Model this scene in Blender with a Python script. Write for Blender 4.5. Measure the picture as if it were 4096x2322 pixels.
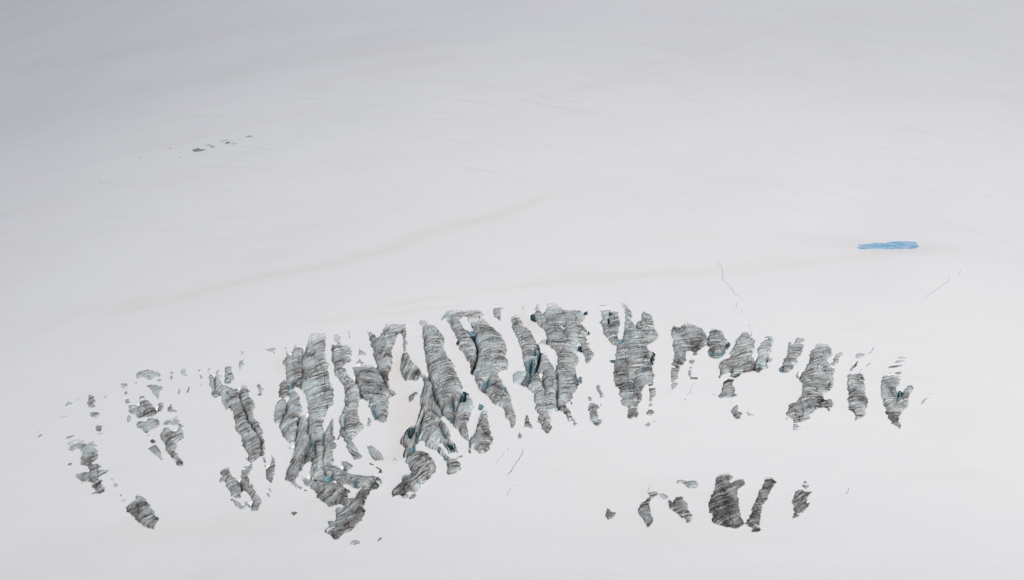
import bpy, math
import numpy as np

# ------------------------------------------------------------------ camera, sky, sun, exposure
scene = bpy.context.scene
for o in list(bpy.data.objects):
    bpy.data.objects.remove(o, do_unlink=True)

PITCH = math.radians(-17.0)
HFOV = math.radians(25.1)
cam_data = bpy.data.cameras.new("camera")
cam_data.sensor_width = 36.0
cam_data.lens = 18.0 / math.tan(HFOV / 2)
cam_data.clip_start = 1.0
cam_data.clip_end = 60000.0
cam = bpy.data.objects.new("camera", cam_data)
cam.location = (0, 0, 0)
cam.rotation_euler = (math.pi / 2 + PITCH, 0, 0)
scene.collection.objects.link(cam)
scene.camera = cam

SUN_EL = math.radians(33.0)
SUN_AZ = math.radians(24.0)          # to the right of the line straight behind the camera
sun_dir = np.array([math.sin(SUN_AZ) * math.cos(SUN_EL), -math.cos(SUN_AZ) * math.cos(SUN_EL), math.sin(SUN_EL)])
world = bpy.data.worlds.new("World")
scene.world = world
world.use_nodes = True
wn = world.node_tree.nodes
bg = wn["Background"]
sky = wn.new("ShaderNodeTexSky")
sky.sky_type = 'NISHITA'
sky.sun_disc = False
sky.sun_elevation = SUN_EL
sky.sun_rotation = math.pi - SUN_AZ
sky.altitude = 1800
sky.air_density = 1.0
sky.dust_density = 3.0
bg.inputs["Strength"].default_value = 0.09
hs = wn.new("ShaderNodeHueSaturation")          # thin high cloud takes most of the blue out of the sky
hs.inputs["Saturation"].default_value = 0.72
world.node_tree.links.new(sky.outputs[0], hs.inputs["Color"])
world.node_tree.links.new(hs.outputs[0], bg.inputs["Color"])

sun_data = bpy.data.lights.new("sun", 'SUN')
sun_data.energy = 2.7
sun_data.angle = math.radians(12.0)
sun_data.color = (1.0, 0.93, 0.85)
sun = bpy.data.objects.new("sun", sun_data)
from mathutils import Vector
sun.rotation_euler = Vector(tuple(sun_dir)).to_track_quat('Z', 'Y').to_euler()
scene.collection.objects.link(sun)

scene.view_settings.view_transform = 'Standard'
scene.view_settings.look = 'None'
scene.view_settings.exposure = 0.0
scene.view_settings.gamma = 1.0

# ------------------------------------------------------------------ numpy noise
_rs = np.random.RandomState(7)
PERM = _rs.permutation(512).astype(np.int64)
_ga = _rs.rand(512) * 2 * math.pi
GX, GY = np.cos(_ga), np.sin(_ga)

def noise(x, y, seed=0):
    x = np.asarray(x, float); y = np.asarray(y, float)
    xi = np.floor(x).astype(np.int64); yi = np.floor(y).astype(np.int64)
    xf = x - xi; yf = y - yi
    u = xf * xf * xf * (xf * (xf * 6 - 15) + 10); v = yf * yf * yf * (yf * (yf * 6 - 15) + 10)
    def g(ix, iy, dx, dy):
        h = PERM[(PERM[(ix + seed * 37) & 511] + iy + seed * 91) & 511]
        return GX[h] * dx + GY[h] * dy
    a = g(xi, yi, xf, yf); b = g(xi + 1, yi, xf - 1, yf)
    c = g(xi, yi + 1, xf, yf - 1); d = g(xi + 1, yi + 1, xf - 1, yf - 1)
    return 1.5 * ((a + (b - a) * u) * (1 - v) + (c + (d - c) * u) * v)

def fbm(x, y, seed=0, n=3, gain=0.5):
    t = 0; a = 1.0; s = 0
    for k in range(n):
        t = t + a * noise(x * 2 ** k, y * 2 ** k, seed + k * 5); s += a; a *= gain
    return t / s

def smooth(a, b, x):
    t = np.clip((x - a) / (b - a), 0, 1)
    return t * t * (3 - 2 * t)

# ------------------------------------------------------------------ the lie of the land
_ys = np.arange(-2000, 14001, 5.0)
_sl = np.interp(_ys, [-2000, 300, 700, 940, 1010, 1060, 1150, 1190, 1230, 1300, 1400, 1500, 2300, 14000],
                     [0.05, 0.10, 0.16, 0.24, 0.35, 0.43, 0.43, 0.37, 0.34, 0.29, 0.19, 0.09, -0.02, -0.03])
_k = np.ones(9) / 9
_sl = np.convolve(np.pad(_sl, 4, mode='edge'), _k, mode='valid')
_pz = np.concatenate([[0], np.cumsum((_sl[1:] + _sl[:-1]) / 2 * 5.0)])
_pz = _pz - np.interp(1100, _ys, _pz) - 389.5
X0 = 40.0
DOME = 0.00050

def base0(x, y):
    x = np.asarray(x, float); y = np.asarray(y, float)
    xx = np.abs(x - X0)
    dome = np.where(x > X0, 0.6, 1.0) * np.where(xx < 340, DOME * xx ** 2, DOME * 340 ** 2 + 2 * DOME * 340 * (xx - 340) + 0.32 * DOME * np.minimum(xx - 340, 900) ** 2)
    z = np.interp(y, _ys, _pz) - dome
    z = z + 0.6 * noise(x / 120 + 3.1, y / 110, 3) + 0.15 * noise(x / 60, y / 34 + 5, 4) + 0.05 * noise(x / 30, y / 14, 6)
    return z

POND = None
def base(x, y):
    z = base0(x, y)
    if POND is not None:
        px, py, pz = POND
        # a slushy hollow: the local tilt eased a little, dying away over a wide apron, and a shallow basin
        sx = float(base0(px + 15, py) - base0(px - 15, py)) / 30; sy = float(base0(px, py + 5) - base0(px, py - 5)) / 10
        dx, dy = x - px, y - py
        cx = dx / (1 + np.abs(dx / 22) ** 3) ** (1 / 3.0); cy = dy / (1 + np.abs(dy / 8) ** 3) ** (1 / 3.0)
        w = np.exp(-(dx / 60) ** 2) * np.exp(-(dy / 45) ** 2)
        z = z - w * (0.6 * sx * cx + 0.22 * sy * cy) - 0.12 * np.exp(-(dx / 19) ** 4 - (dy / 6) ** 4)
    return z

# image position (4096 x 2322 photograph) -> point on the land
FPX = 2048 / math.tan(HFOV / 2)
def rays(P):
    P = np.asarray(P, float)
    a = (P[:, 0] - 2048) / FPX; b = -(P[:, 1] - 1161) / FPX
    cp, sp = math.cos(PITCH), math.sin(PITCH)
    dy = cp - b * sp; dz = sp + b * cp
    return a / dy, dz / dy

def land(P, lift=0.0):
    ax, az = rays(P)
    lo = np.full(len(ax), 600.0); hi = np.full(len(ax), 5000.0)
    # first crossing by marching
    ts = np.arange(600, 5000, 12.0)
    hit = np.full(len(ax), 5000.0)
    done = np.zeros(len(ax), bool)
    for t in ts:
        under = (az * t) < base(ax * t, np.full(len(ax), t)) + lift
        new = under & ~done
        hit[new] = t; done |= under
        if done.all(): break
    hi = hit; lo = hit - 12.0
    for _ in range(26):
        m = (lo + hi) / 2
        under = (az * m) < base(ax * m, m) + lift
        hi = np.where(under, m, hi); lo = np.where(under, lo, m)
    return np.stack([ax * hi, hi], 1)

# outlines are written in the coordinates of enlarged windows of the photograph
TILE = {1: (1060, 1260, .28842), 2: (1060, 1640, .38462), 3: (1620, 1200, .28842), 4: (1560, 1560, .32973),
        5: (1980, 1180, .31599), 6: (2340, 1200, .37098), 7: (2780, 1280, .32973), 8: (3300, 1340, .28846),
        9: (80, 1460, .28850), 10: (220, 1640, .34351), 11: (740, 1360, .24719), 12: (820, 1640, .30220),
        13: (2400, 1860, .23355), 14: (2760, 1860, .26470), 15: (520, 500, .26470), 16: (3380, 920, .14013),
        17: (2800, 1000, .42818), 18: (1700, 280, .38926), 19: (1980, 1540, .17857), 0: (0, 0, 1.0)}
def parse(s):
    out = []; t = TILE[0]
    for w in s.split():
        if w[0] == 'T':
            t = TILE[int(w[1:])]
        else:
            u, v = w.split(',')
            out.append((t[0] + float(u) * t[2], t[1] + float(v) * t[2]))
    return np.array(out)

def sdist(px, py, poly):
    """signed distance to a closed outline, positive inside"""
    n = len(poly); d = np.full(px.shape, 1e9); inside = np.zeros(px.shape, bool)
    for i in range(n):
        ax, ay = poly[i]; bx, by = poly[(i + 1) % n]
        ex, ey = bx - ax, by - ay
        L = ex * ex + ey * ey + 1e-12
        t = np.clip(((px - ax) * ex + (py - ay) * ey) / L, 0, 1)
        d = np.minimum(d, (px - ax - t * ex) ** 2 + (py - ay - t * ey) ** 2)
        if abs(ey) > 1e-12:
            c = (ay > py) != (by > py)
            inside ^= c & (px < ex * (py - ay) / ey + ax)
    d = np.sqrt(d)
    return np.where(inside, d, -d)

def area(poly):
    x, y = poly[:, 0], poly[:, 1]
    return 0.5 * abs(np.sum(x * np.roll(y, -1) - y * np.roll(x, -1)))
# ------------------------------------------------------------------ what stands on the slope
# name | label | category | dirt, strata tilt in degrees, snow veil | outline | holes (snow windows), optional
ICE = """
ice_patch|small pale triangular ice patch left of the wide central-left ice ribs|ice patch|0.05,3,0.3|T1 10,482 60,470 110,462 145,460 150,485 120,510 145,530 130,550 110,525 70,518 40,500
ice_rib|ragged stepped ice rib forming the left shoulder of the wide ribbed block|ice rib|0.45,18,0.1|T1 285,425 292,480 318,545 365,565 378,520 400,470 405,440 440,418 455,450 515,465 520,560 516,620 518,700 526,780 520,850 514,920 502,975 486,1022 440,1005 398,992 372,1030 372,1000 365,960 340,985 338,1050 325,1115 300,1120 270,1150 235,1160 200,1145 188,1100 195,1060 205,1020 205,965 240,925 290,900 300,880 305,850 292,815 300,770 285,740 278,700 250,690 240,655 265,630 285,610 298,560 292,500
ice_slab|narrow leaf-shaped ice slab hanging at the left foot of the wide ribbed block|ice slab|0.5,32,0.05|T1 272,1158 275,1230 270,1300 250,1380 T2 172,92 150,115 105,160 95,120 97,60 T1 128,1440 130,1350 150,1260 180,1190 230,1165
ice_slab|broad pointed ice slab tapering down beside the leaf-shaped slab|ice slab|0.45,35,0.05|T1 345,1130 330,1060 345,1030 400,1045 445,1080 470,1140 475,1210 520,1290 520,1340 490,1380 465,1400 T2 350,75 345,110 345,140 320,190 310,270 290,310 260,350 235,340 200,290 180,270 165,220 140,175 180,120 210,50 T1 300,1390 320,1300 325,1200 335,1160
ice_rib|widest striped ice rib of the left half, long and gently curving downhill|ice rib|0.38,14,0.12|T1 640,275 720,258 820,255 870,300 845,360 835,440 835,520 840,620 888,700 862,760 885,850 905,960 935,1010 952,1090 945,1230 895,1280 865,1320 T2 650,0 625,80 605,140 598,220 602,300 615,350 612,430 605,540 600,620 615,680 560,690 490,706 465,690 475,620 490,570 495,525 520,500 520,440 495,370 470,290 440,230 455,150 445,60 T1 610,1400 600,1300 590,1200 575,1130 540,1080 490,1022 500,960 512,870 525,780 508,700 512,620 540,540 600,548 555,505 580,430 600,380 600,330
ice_slab|long smooth pale ice slab ending in a dark hook at its foot|ice slab|0.4,62,0.03|T2 440,60 445,150 440,230 470,300 495,370 520,440 515,500 490,530 440,540 405,570 385,610 350,660 330,690 318,730 335,780 385,810 390,828 340,820 280,775 260,745 215,735 220,660 240,600 265,550 295,490 310,400 320,320 345,220 345,130 365,70 400,58
ice_spur|slim ice spur rising right of the widest rib above the fanned block|ice spur|0.5,25,0.05|T2 705,70 718,110 712,200 715,300 720,340 742,370 735,400 705,430 710,500 715,550 690,575 640,560 600,600 595,540 610,450 615,370 608,300 625,250 650,180 690,100
ice_block|horizontal ice block pointing right below the widest rib, with a blue crack at its tip|ice block|0.5,-18,0.03|T2 605,560 690,575 760,600 820,650 870,665 960,685 1060,700 1130,700 1190,715 1220,750 1190,790 1160,825 1080,830 1010,825 960,800 900,790 860,780 800,770 745,765 720,710 690,700 640,750 600,760 560,745 510,745 560,700 600,690 615,650
ice_outcrop|dark slanting ice face reaching lowest of all below the left ribs|ice face|0.8,27,0.05|T2 365,690 400,690 450,720 510,745 560,745 600,765 650,775 700,765 760,770 800,800 880,840 885,860 870,880 855,900 870,935 890,940 940,920 965,880 1010,830 1085,845 1080,880 1050,915 1040,960 1010,1020 1050,1050 1020,1110 1000,1150 950,1200 900,1250 860,1275 820,1280 790,1310 770,1345 730,1355 700,1330 670,1295 620,1270 680,1220 650,1180 660,1165 720,1180 740,1150 735,1080 745,1040 800,1030 840,1025 820,990 770,980 720,980 700,1010 660,1010 640,980 580,940 550,920 540,870 525,855 490,830 480,800 430,790 390,750
ice_chip|tiny dark ice chip just right of the dark hook|ice chip|0.7,-10,0.1|T2 395,830 430,830 440,845 410,843
ice_chip|small lone triangular ice chip on open snow left of the lowest slanting face|ice chip|0.6,10,0.05|T2 275,1060 330,1065 335,1078 295,1102 275,1080
ice_lump|rounded pale ice lump on the snow just below the lowest slanting face|ice lump|0.4,15,0.4|T2 885,1390 905,1360 950,1355 990,1375 985,1395 940,1410 890,1400
ice_chip|small dark wedge of ice right of the rounded lump at the picture bottom|ice chip|0.9,30,0.05|T2 1172,1375 1180,1340 1200,1330 1222,1335 1195,1360
ice_lump|oval striped ice lump resting above the horizontal block|ice lump|0.4,-30,0.05|T2 795,535 850,540 915,580 910,600 870,620 850,640 815,625 830,600 800,580
ice_chip|tiny oval ice chip below the broad pointed slab|ice chip|0.6,40,0.3|T2 250,385 265,378 262,415 248,412
ice_chip|tiny dark ice chip right of the oval striped lump|ice chip|0.75,-20,0.1|T2 1085,550 1140,575 1110,578 1085,568
ice_chip|small pale bent ice chip below the hollow ring-shaped lump|ice chip|0.3,-30,0.2|T2 1155,588 1200,605 1220,635 1215,660 1175,655 1195,640 1180,615 1155,605
ice_chip|thin dark ice sliver left of the lowest slanting face|ice chip|0.8,20,0.4|T2 555,1255 590,1243 570,1260
ice_lump|hollow ring-shaped ice lump on the snow between two large ribs|ice lump|0.45,-50,0.2|T2 1060,380 1110,378 1150,410 1200,450 1238,500 1230,520 1150,535 1110,500 1080,450
ice_chain|knobbly chain of small ice blocks trailing down below the second left rib|ice blocks|0.45,-35,0.05|T2 820,290 850,260 880,300 920,345 950,400 990,460 1015,490 985,510 930,528 905,490 870,440 845,390 850,345 820,325
ice_chip|narrow upright ice chip beside the foot of the second left rib|ice chip|0.5,40,0.2|T2 1070,75 1110,105 1100,160 1080,180 1060,170 1068,130
ice_rib|winding ice rib right of the widest one, across a snow tongue|ice rib|0.42,6,0.12|T1 955,285 1040,262 1050,330 1055,420 1080,445 1150,450 1190,475 1205,530 1200,565 1165,585 1195,635 1100,680 1080,715 1085,760 1135,775 1118,860 1150,845 1200,890 1260,950 1290,990 1310,1060 1310,1110 1340,1150 1310,1190 1290,1260 1285,1350 1300,1420 T2 968,60 985,130 1035,185 990,225 945,275 908,308 870,290 830,285 800,275 760,305 775,250 785,190 770,140 785,60 T1 1060,1400 1100,1300 1110,1180 1105,1080 1095,1000 1040,930 1010,890 970,830 955,780 960,700 935,660 930,560 930,470 935,410 985,440 1000,400 960,340
ice_sliver|faint vertical ice sliver above the winding rib|ice sliver|0.3,5,0.7|T1 1150,235 1190,240 1200,320 1170,365 1160,300
ice_patch|small pale ice patch in the snow right of the winding rib|ice patch|0.15,2,0.2|T1 1310,430 1320,490 1390,530 1400,560 1340,565 1300,570 1305,500
ice_chip|tiny peaked ice chip above the cracked angular slab|ice chip|0.5,0,0.3|T1 1260,670 1300,640 1310,610 1330,640 1380,675 1320,680
ice_slab|angular cracked ice slab narrowing to a dark tip between two snow fields|ice slab|0.48,-12,0.03|T1 1220,730 1300,712 1380,720 1440,735 1380,690 1450,700 1555,735 1590,800 1620,870 1660,960 1700,1000 1750,1050 1810,1108 1760,1130 1700,1170 1715,1220 1705,1290 1700,1400 T2 1275,60 1260,110 1240,138 1190,120 1160,80 1150,40 1120,0 T1 1450,1290 1440,1230 1400,1190 1370,1170 1350,1130 1310,1115 1300,1040 1280,980 1270,930 1240,840 1230,780
ice_rib|forked ice rib with a V-shaped top joining the angular cracked slab|ice rib|0.5,22,0.08|T1 1680,140 1800,130 1960,135 1990,150 1940,220 1900,215 1850,240 1820,330 1800,400 1760,470 1760,560 1755,640 1750,720 1710,850 1705,950 1730,1020 1800,1080 1815,1110 1740,1040 1690,990 1640,930 1600,860 1565,760 1555,700 1540,660 1510,610 1505,540 1515,490 1480,450 1475,400 1450,320 1430,245 1470,245 1520,290 1550,350 1600,310 1640,240
ice_sliver|thin broken ice sliver between two snow tongues right of the forked rib|ice sliver|0.45,20,0.15|T1 1905,205 1965,200 1955,300 1950,350 1980,400 1950,440 1960,500 1925,520 1915,430 1920,350 1900,280
ice_fin|leaf-like grey ice fin with a flat foot in the middle snow gap|ice fin|0.5,60,0.03|T1 1915,540 1960,520 2000,590 2030,650 2080,710 2135,760 2165,800 2160,860 2110,900 2085,935 2060,900 2000,905 1940,910 1900,860 1885,790 1880,710 1895,600
ice_chip|small dark ice chip with a blue tail alone on the cream snow|ice chip|0.7,35,0.1|T1 2000,1130 2040,1100 2090,1060 2118,1100 2080,1110 2070,1160 2040,1200 1995,1220 1990,1170
ice_rib|long striped ice rib running from the top edge down to the dark blue cavern|ice rib|0.45,5,0.08|T3 195,295 260,282 320,310 360,350 420,380 470,440 515,500 550,580 525,650 545,710 590,800 640,880 685,950 700,1030 735,1090 770,1160 790,1225 800,1275 T4 870,40 860,110 840,185 810,215 790,290 768,330 762,400 748,415 700,365 645,310 620,245 575,185 545,110 520,40 T3 390,1180 350,1140 325,1060 305,950 290,820 270,700 258,600 250,480 245,380 215,350
ice_wall|slanting dark-edged ice wall dropping to the large blue hollow on the left|ice wall|0.6,70,0.03|T3 245,1040 270,1045 300,1040 325,1070 350,1140 385,1185 T4 520,50 545,115 575,190 620,250 630,330 610,350 570,330 530,285 490,260 440,265 400,340 375,420 370,480 350,540 320,600 300,690 290,770 250,790 200,810 165,830 150,800 155,770 185,720 150,670 125,650 140,600 175,570 185,520 215,500 235,465 290,455 310,430 330,380 350,300 370,220 365,160 385,60 395,0 T3 260,1200 265,1120
ice_block|massive domed ice block leaning above a white snow cushion in the centre|ice block|0.42,35,0.03|T4 440,265 490,262 540,300 590,350 625,370 650,420 690,450 715,500 730,570 735,610 760,640 775,700 810,735 825,770 790,740 740,745 710,775 700,730 680,690 640,660 600,640 560,650 540,650 600,700 650,750 670,780 700,820 680,858 640,820 600,780 570,740 520,725 480,715 440,680 430,640 400,615 370,610 345,640 325,660 320,600 350,540 370,480 375,420 400,340
ice_block|split ice block standing right of the dark blue cavern|ice block|0.45,10,0.05|T4 915,165 930,90 940,60 965,110 1000,120 1005,180 1015,230 990,270 970,330 945,390 930,430 940,520 960,600 965,630 900,600 860,540 820,480 780,450 765,400 775,340 800,290 815,210 835,185 860,165
ice_fin|brown-grey ice fin flaring right at its foot in the centre|ice fin|0.65,18,0.05|T4 1110,270 1160,255 1185,290 1180,350 1195,420 1210,490 1225,535 1190,570 1245,600 1245,640 1205,680 1210,720 1160,765 1110,773 1070,770 1065,740 1010,720 990,730 975,775 950,755 965,700 960,640 965,610 1010,580 1040,530 1065,460 1080,380 1095,310
ice_patch|small hooked dark ice patch on snow below the domed block|ice patch|0.65,15,0.1|T4 690,865 720,830 760,855 800,850 840,800 880,790 882,810 850,830 800,850 810,875 850,885 850,940 860,960 800,1015 700,1038 692,1020 700,940
ice_outcrop|dark crumpled ice face like a bent leg below the domed block|ice face|0.72,22,0.04|T4 200,850 240,800 290,770 345,735 400,765 465,780 480,820 530,890 555,940 560,980 545,1012 510,990 500,1050 460,1090 400,1140 340,1220 280,1250 300,1230 270,1225 200,1240 140,1290 120,1275 70,1280 30,1300 25,1250 90,1190 130,1160 155,1110 160,1075 220,1065 270,1020 255,985 235,950 230,910 195,890
ice_chip|dark ice chip left of two under the bent dark face|ice chip|0.75,15,0.05|T4 150,1290 190,1260 225,1275 215,1310 190,1328 155,1325
ice_chip|dark ice chip right of two under the bent dark face|ice chip|0.75,25,0.05|T4 230,1320 265,1275 300,1253 320,1285 290,1315 240,1330
ice_chip|tiny grey ice tip poking from cream snow left of the blue hollow|ice chip|0.5,50,0.4|T4 30,865 55,828 80,840 90,862
ice_chip|tiny round striped ice chip on open snow right of the flaring fin|ice chip|0.35,15,0.3|T4 1545,560 1575,520 1605,555 1600,580 1560,592
ice_spike|brown spear-shaped ice spike standing alone in the centre snow|ice spike|0.6,5,0.05|T4 1660,295 1680,340 1690,390 1725,440 1730,478 1690,462 1625,452 1635,400 1645,340
ice_rib|slender ice rib with a flared top left of the deep blue crevasse|ice rib|0.42,8,0.12|T3 590,160 700,145 850,155 1000,150 1060,170 1080,220 980,225 900,215 860,230 800,235 770,250 745,300 790,350 810,410 850,440 880,490 900,530 960,590 985,640 990,720 985,790 990,830 970,920 950,1000 930,1030 905,980 910,930 900,870 850,830 820,750 760,690 745,640 750,590 710,520 690,470 650,410 620,330 600,300 550,295 515,290 530,240 560,200
ice_rib|long ice rib right of the deep blue crevasse, knobbly and narrow at its foot|ice rib|0.42,3,0.08|T3 860,235 930,235 1050,245 1110,280 1130,320 1190,370 1240,420 1300,480 1335,520 1370,580 1410,670 1405,720 1385,790 1420,850 1435,940 1410,970 1330,985 1290,1010 1270,1060 1320,1120 1350,1170 1370,1230 1400,1290 1440,1350 1465,1400 T4 1465,100 1470,170 1490,230 1515,310 1525,370 1500,440 1485,465 1465,445 1460,400 1440,360 1410,350 1400,290 1390,250 1340,200 1280,190 1240,150 1200,90 T3 1110,1310 1060,1270 1020,1250 1015,1200 970,1120 975,1070 940,1040 960,960 990,880 1010,800 1020,720 1010,650 985,590 975,510 965,440 930,390 900,330 870,290
ice_chip|short striped ice chip on the top edge between two long ribs|ice chip|0.3,4,0.25|T3 1225,170 1230,120 1290,112 1370,115 1340,160 1330,220 1320,270 1335,300 1290,270 1240,240 1225,190
ice_sliver|faint tiny ice sliver beside the black cave mouth|ice sliver|0.6,0,0.7|T3 1635,90 1660,80 1650,130 1635,180 1625,140
ice_rib|ice rib with grey knobbly top and smooth blue lower wall|ice rib|0.42,6,0.06|T3 1480,240 1540,215 1590,240 1610,290 1640,350 1620,370 1680,400 1740,440 1760,490 1800,560 1820,620 1840,650 1835,720 1850,800 1840,870 1850,900 1830,990 1780,1040 1750,1100 1720,1160 1700,1215 1650,1215 1620,1190 1600,1160 1640,1120 1690,1040 1690,960 1650,900 1640,830 1625,770 1620,700 1580,600 1570,540 1530,490 1500,430 1475,390 1490,350 1475,280
snow_cornice|crumpled pale snow wall hanging over the big blue crevasse|snow cornice|-0.3,30,0.25|T3 1500,1030 1560,990 1640,1000 1690,980 1690,1050 1640,1110 1600,1170 1500,1160 1495,1100
snow_cornice|small blue-grey snow lip above the big blue crevasse|snow cornice|-0.25,20,0.1|T3 1860,600 1900,560 1950,545 1965,600 1965,635 1910,620 1870,625 1850,640
ice_rib|broadest central ice rib with closely stacked level stripes|ice rib|0.4,3,0.1|T5 515,125 560,115 580,180 580,250 600,262 640,200 670,110 760,105 820,150 860,180 900,195 1000,200 1080,210 1120,240 1140,310 1100,330 1060,350 1110,390 1150,430 1170,490 1145,530 1175,590 1110,590 1060,610 1025,625 1045,700 1030,750 1060,810 1050,870 1005,920 1025,980 1030,1050 1050,1110 1060,1140 1035,1170 T19 1850,60 1800,160 1740,200 1745,270 1720,310 1680,200 1670,260 1680,350 1735,400 1710,435 1700,400 1640,355 1540,350 1570,400 1600,500 1695,600 1700,700 1750,760 1800,820 1825,880 1790,925 1760,910 1750,830 1690,800 1660,870 1640,790 1610,710 1570,660 1490,590 1440,540 1430,430 1400,330 1405,150 1380,60 T5 785,1170 788,1100 782,1010 765,950 790,900 795,800 775,740 760,710 700,660 660,620 650,540 640,490 610,430 560,400 520,350 500,280 510,200
ice_rib|ice rib left of the broadest one, ending in a lone drooping point|ice rib|0.45,8,0.06|T5 590,765 640,740 665,775 690,840 740,910 765,950 783,1050 792,1150 785,1200 T19 1390,280 1380,340 1335,400 1390,530 1405,600 1270,605 1215,640 1200,690 1230,720 1250,800 1240,880 1260,960 1215,1060 1175,1108 1120,1060 1060,1000 1030,900 1000,850 975,830 960,760 1000,690 960,630 905,570 905,520 930,450 885,400 880,300 875,150 T5 490,1250 450,1220 415,1175 430,1110 460,1040 480,1010 530,975 545,930 560,850 585,800|T5 530,980 600,985 605,1040 625,1100 640,1200 635,1285 612,1285 608,1180 570,1060 545,1010/T5 760,1190 790,1200 790,1320 768,1300/T19 1060,740 1100,740 1110,820 1090,840 1050,830 1015,780
ice_block|brown tapering ice block just right of the broadest central rib|ice block|0.55,10,0.08|T5 1085,650 1110,610 1195,610 1180,650 1215,700 1255,740 1250,770 1220,820 1190,850 1165,885 1140,850 1140,800 1115,750 1100,700
ice_rib|short ice rib split at its top by two blue clefts|ice rib|0.45,10,0.1|T5 1340,200 1420,195 1440,205 1500,200 1560,225 1570,300 1580,350 1565,430 1550,500 1555,550 1570,600 1570,630 1470,638 1460,600 1420,540 1370,500 1365,420 1330,350 1370,300 1350,260
ice_streak|faint ice streak above the rib with two blue clefts|ice streak|0.3,2,0.8|T5 1325,135 1380,130 1440,150 1400,165 1330,160
ice_rib|large Y-topped ice rib narrowing downhill, right of centre|ice rib|0.48,8,0.12|T6 385,35 435,35 460,80 500,125 510,190 480,205 520,250 550,300 580,320 565,270 560,240 605,230 615,140 640,125 690,160 730,210 745,290 760,330 795,375 785,410 740,455 680,470 665,510 690,550 735,575 735,600 720,680 700,705 730,730 725,770 750,810 730,870 740,910 705,945 680,915 655,905 620,950 600,1000 615,1040 590,1110 560,1120 575,1150 560,1190 580,1230 545,1280 490,1292 455,1262 470,1215 460,1155 400,1135 380,1105 400,1070 368,1020 380,970 330,935 315,870 305,800 320,700 330,600 345,500 410,465 410,380 430,290 435,200 430,110 400,70|T6 525,780 540,768 545,800 530,807/T6 490,1040 515,1025 530,1038 515,1055
ice_patch|small upright ice patch hanging beside the foot of the Y-topped rib|ice patch|0.4,15,0.1|T6 690,950 750,952 770,990 760,1030 730,1060 720,1095 690,1095 700,1030
ice_chip|upper of two round ice chips below the Y-topped rib|ice chip|0.5,10,0.1|T6 690,1130 710,1115 735,1130 710,1150 688,1150
ice_chip|flat dome-shaped ice chip below the Y-topped rib|ice chip|0.45,8,0.1|T6 655,1225 690,1185 730,1190 750,1215 720,1245 670,1245
ice_chip|lowest oval ice chip below the Y-topped rib, dark at its left end|ice chip|0.5,20,0.1|T6 648,1350 690,1325 712,1340 690,1365 655,1368
ice_chip|tiny ice speck right of the lowest oval chip|ice chip|0.6,20,0.5|T6 735,1315 762,1305 745,1322
ice_chip|slim hourglass-shaped ice chip in the snow left of the Y-topped rib|ice chip|0.55,10,0.1|T6 120,945 140,905 160,930 170,980 205,1030 200,1050 160,1060 155,1010 130,980
ice_chip|small slanted ice chip atop the stepped patch left of the Y-topped rib|ice chip|0.55,15,0.1|T6 30,1040 60,1045 75,1080 60,1105 35,1075
ice_patch|stepped bent ice patch in the snow between two central ribs|ice patch|0.5,14,0.08|T6 55,1110 100,1115 150,1150 125,1190 140,1250 145,1290 190,1290 190,1320 160,1345 130,1370 90,1340 60,1300 50,1260 55,1210 35,1190 45,1150
ice_chip|tiny upright ice sliver right of the stepped bent patch|ice chip|0.5,20,0.4|T6 160,1155 165,1115 188,1108 172,1150
ice_dome|arched ice dome trailing a leg down its left side|ice dome|0.5,6,0.06|T6 1050,265 1110,250 1170,270 1240,310 1290,350 1320,410 1330,465 1300,485 1260,520 1220,550 1150,550 1080,550 1090,590 1080,660 1055,700 1010,715 940,712 935,690 960,640 965,580 955,530 940,490 960,440 930,385 930,340 955,280 1000,300 1025,305
ice_block|rounded ice block with a blue underside right of the arched dome|ice block|0.5,12,0.04|T6 1360,320 1420,320 1475,340 1500,380 1510,430 1540,450 1543,490 1520,540 1470,600 1440,640 1400,640 1350,620 1330,570 1340,520 1330,470 1325,410 1340,370
ice_patch|square striped ice patch below the leg of the arched dome|ice patch|0.42,6,0.12|T6 930,735 1030,730 1005,780 1005,850 960,885 930,885 925,810
ice_patch|pointed ice patch hanging lowest under the arched dome|ice patch|0.35,15,0.3|T6 940,895 1000,895 985,940 930,980 935,920
ice_chip|oval ice chip under the right side of the arched dome|ice chip|0.4,10,0.3|T6 1160,580 1190,560 1220,570 1200,600 1165,605
ice_chip|anvil-shaped ice chip second in the curved row under the arched dome|ice chip|0.6,5,0.2|T6 1120,660 1160,645 1185,660 1160,695 1135,690
ice_chip|pale flat ice chip third in the curved row under the arched dome|ice chip|0.35,5,0.4|T6 1118,735 1160,720 1165,745 1120,750
ice_chip|hook-shaped ice chip at the end of the curved row under the arched dome|ice chip|0.4,5,0.25|T6 1110,760 1150,755 1140,810 1150,835 1215,840 1215,860 1140,855 1115,810
ice_chip|tiny pale oval ice chip below the hook-shaped chip|ice chip|0.3,20,0.5|T6 1070,1080 1085,1065 1100,1078 1085,1090
ice_chip|tiny faint ice speck below the pointed patch under the dome|ice chip|0.4,0,0.7|T6 928,1005 942,1010 935,1028
ice_rib|wing-shaped ice rib stretching left at its foot, right of the rounded block|ice rib|0.48,12,0.06|T7 575,160 620,148 655,155 660,200 700,240 735,255 715,290 715,350 690,430 690,450 725,490 725,540 715,600 690,630 620,635 560,650 530,690 480,705 425,695 450,650 460,590 520,570 510,555 450,565 420,600 405,640 330,670 295,700 300,650 295,590 290,560 330,510 430,455 440,425 415,415 450,370 490,300 500,240 550,200
ice_patch|dark blocky ice patch below the wing-shaped rib|ice patch|0.65,12,0.1|T7 340,760 400,720 490,715 460,750 455,800 485,830 480,900 520,920 430,945 340,945 305,955 275,925 320,890 330,830
ice_chip|tiny pale ice chip left of the dark blocky patch|ice chip|0.4,-10,0.5|T7 207,900 250,905 250,918 215,912
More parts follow.
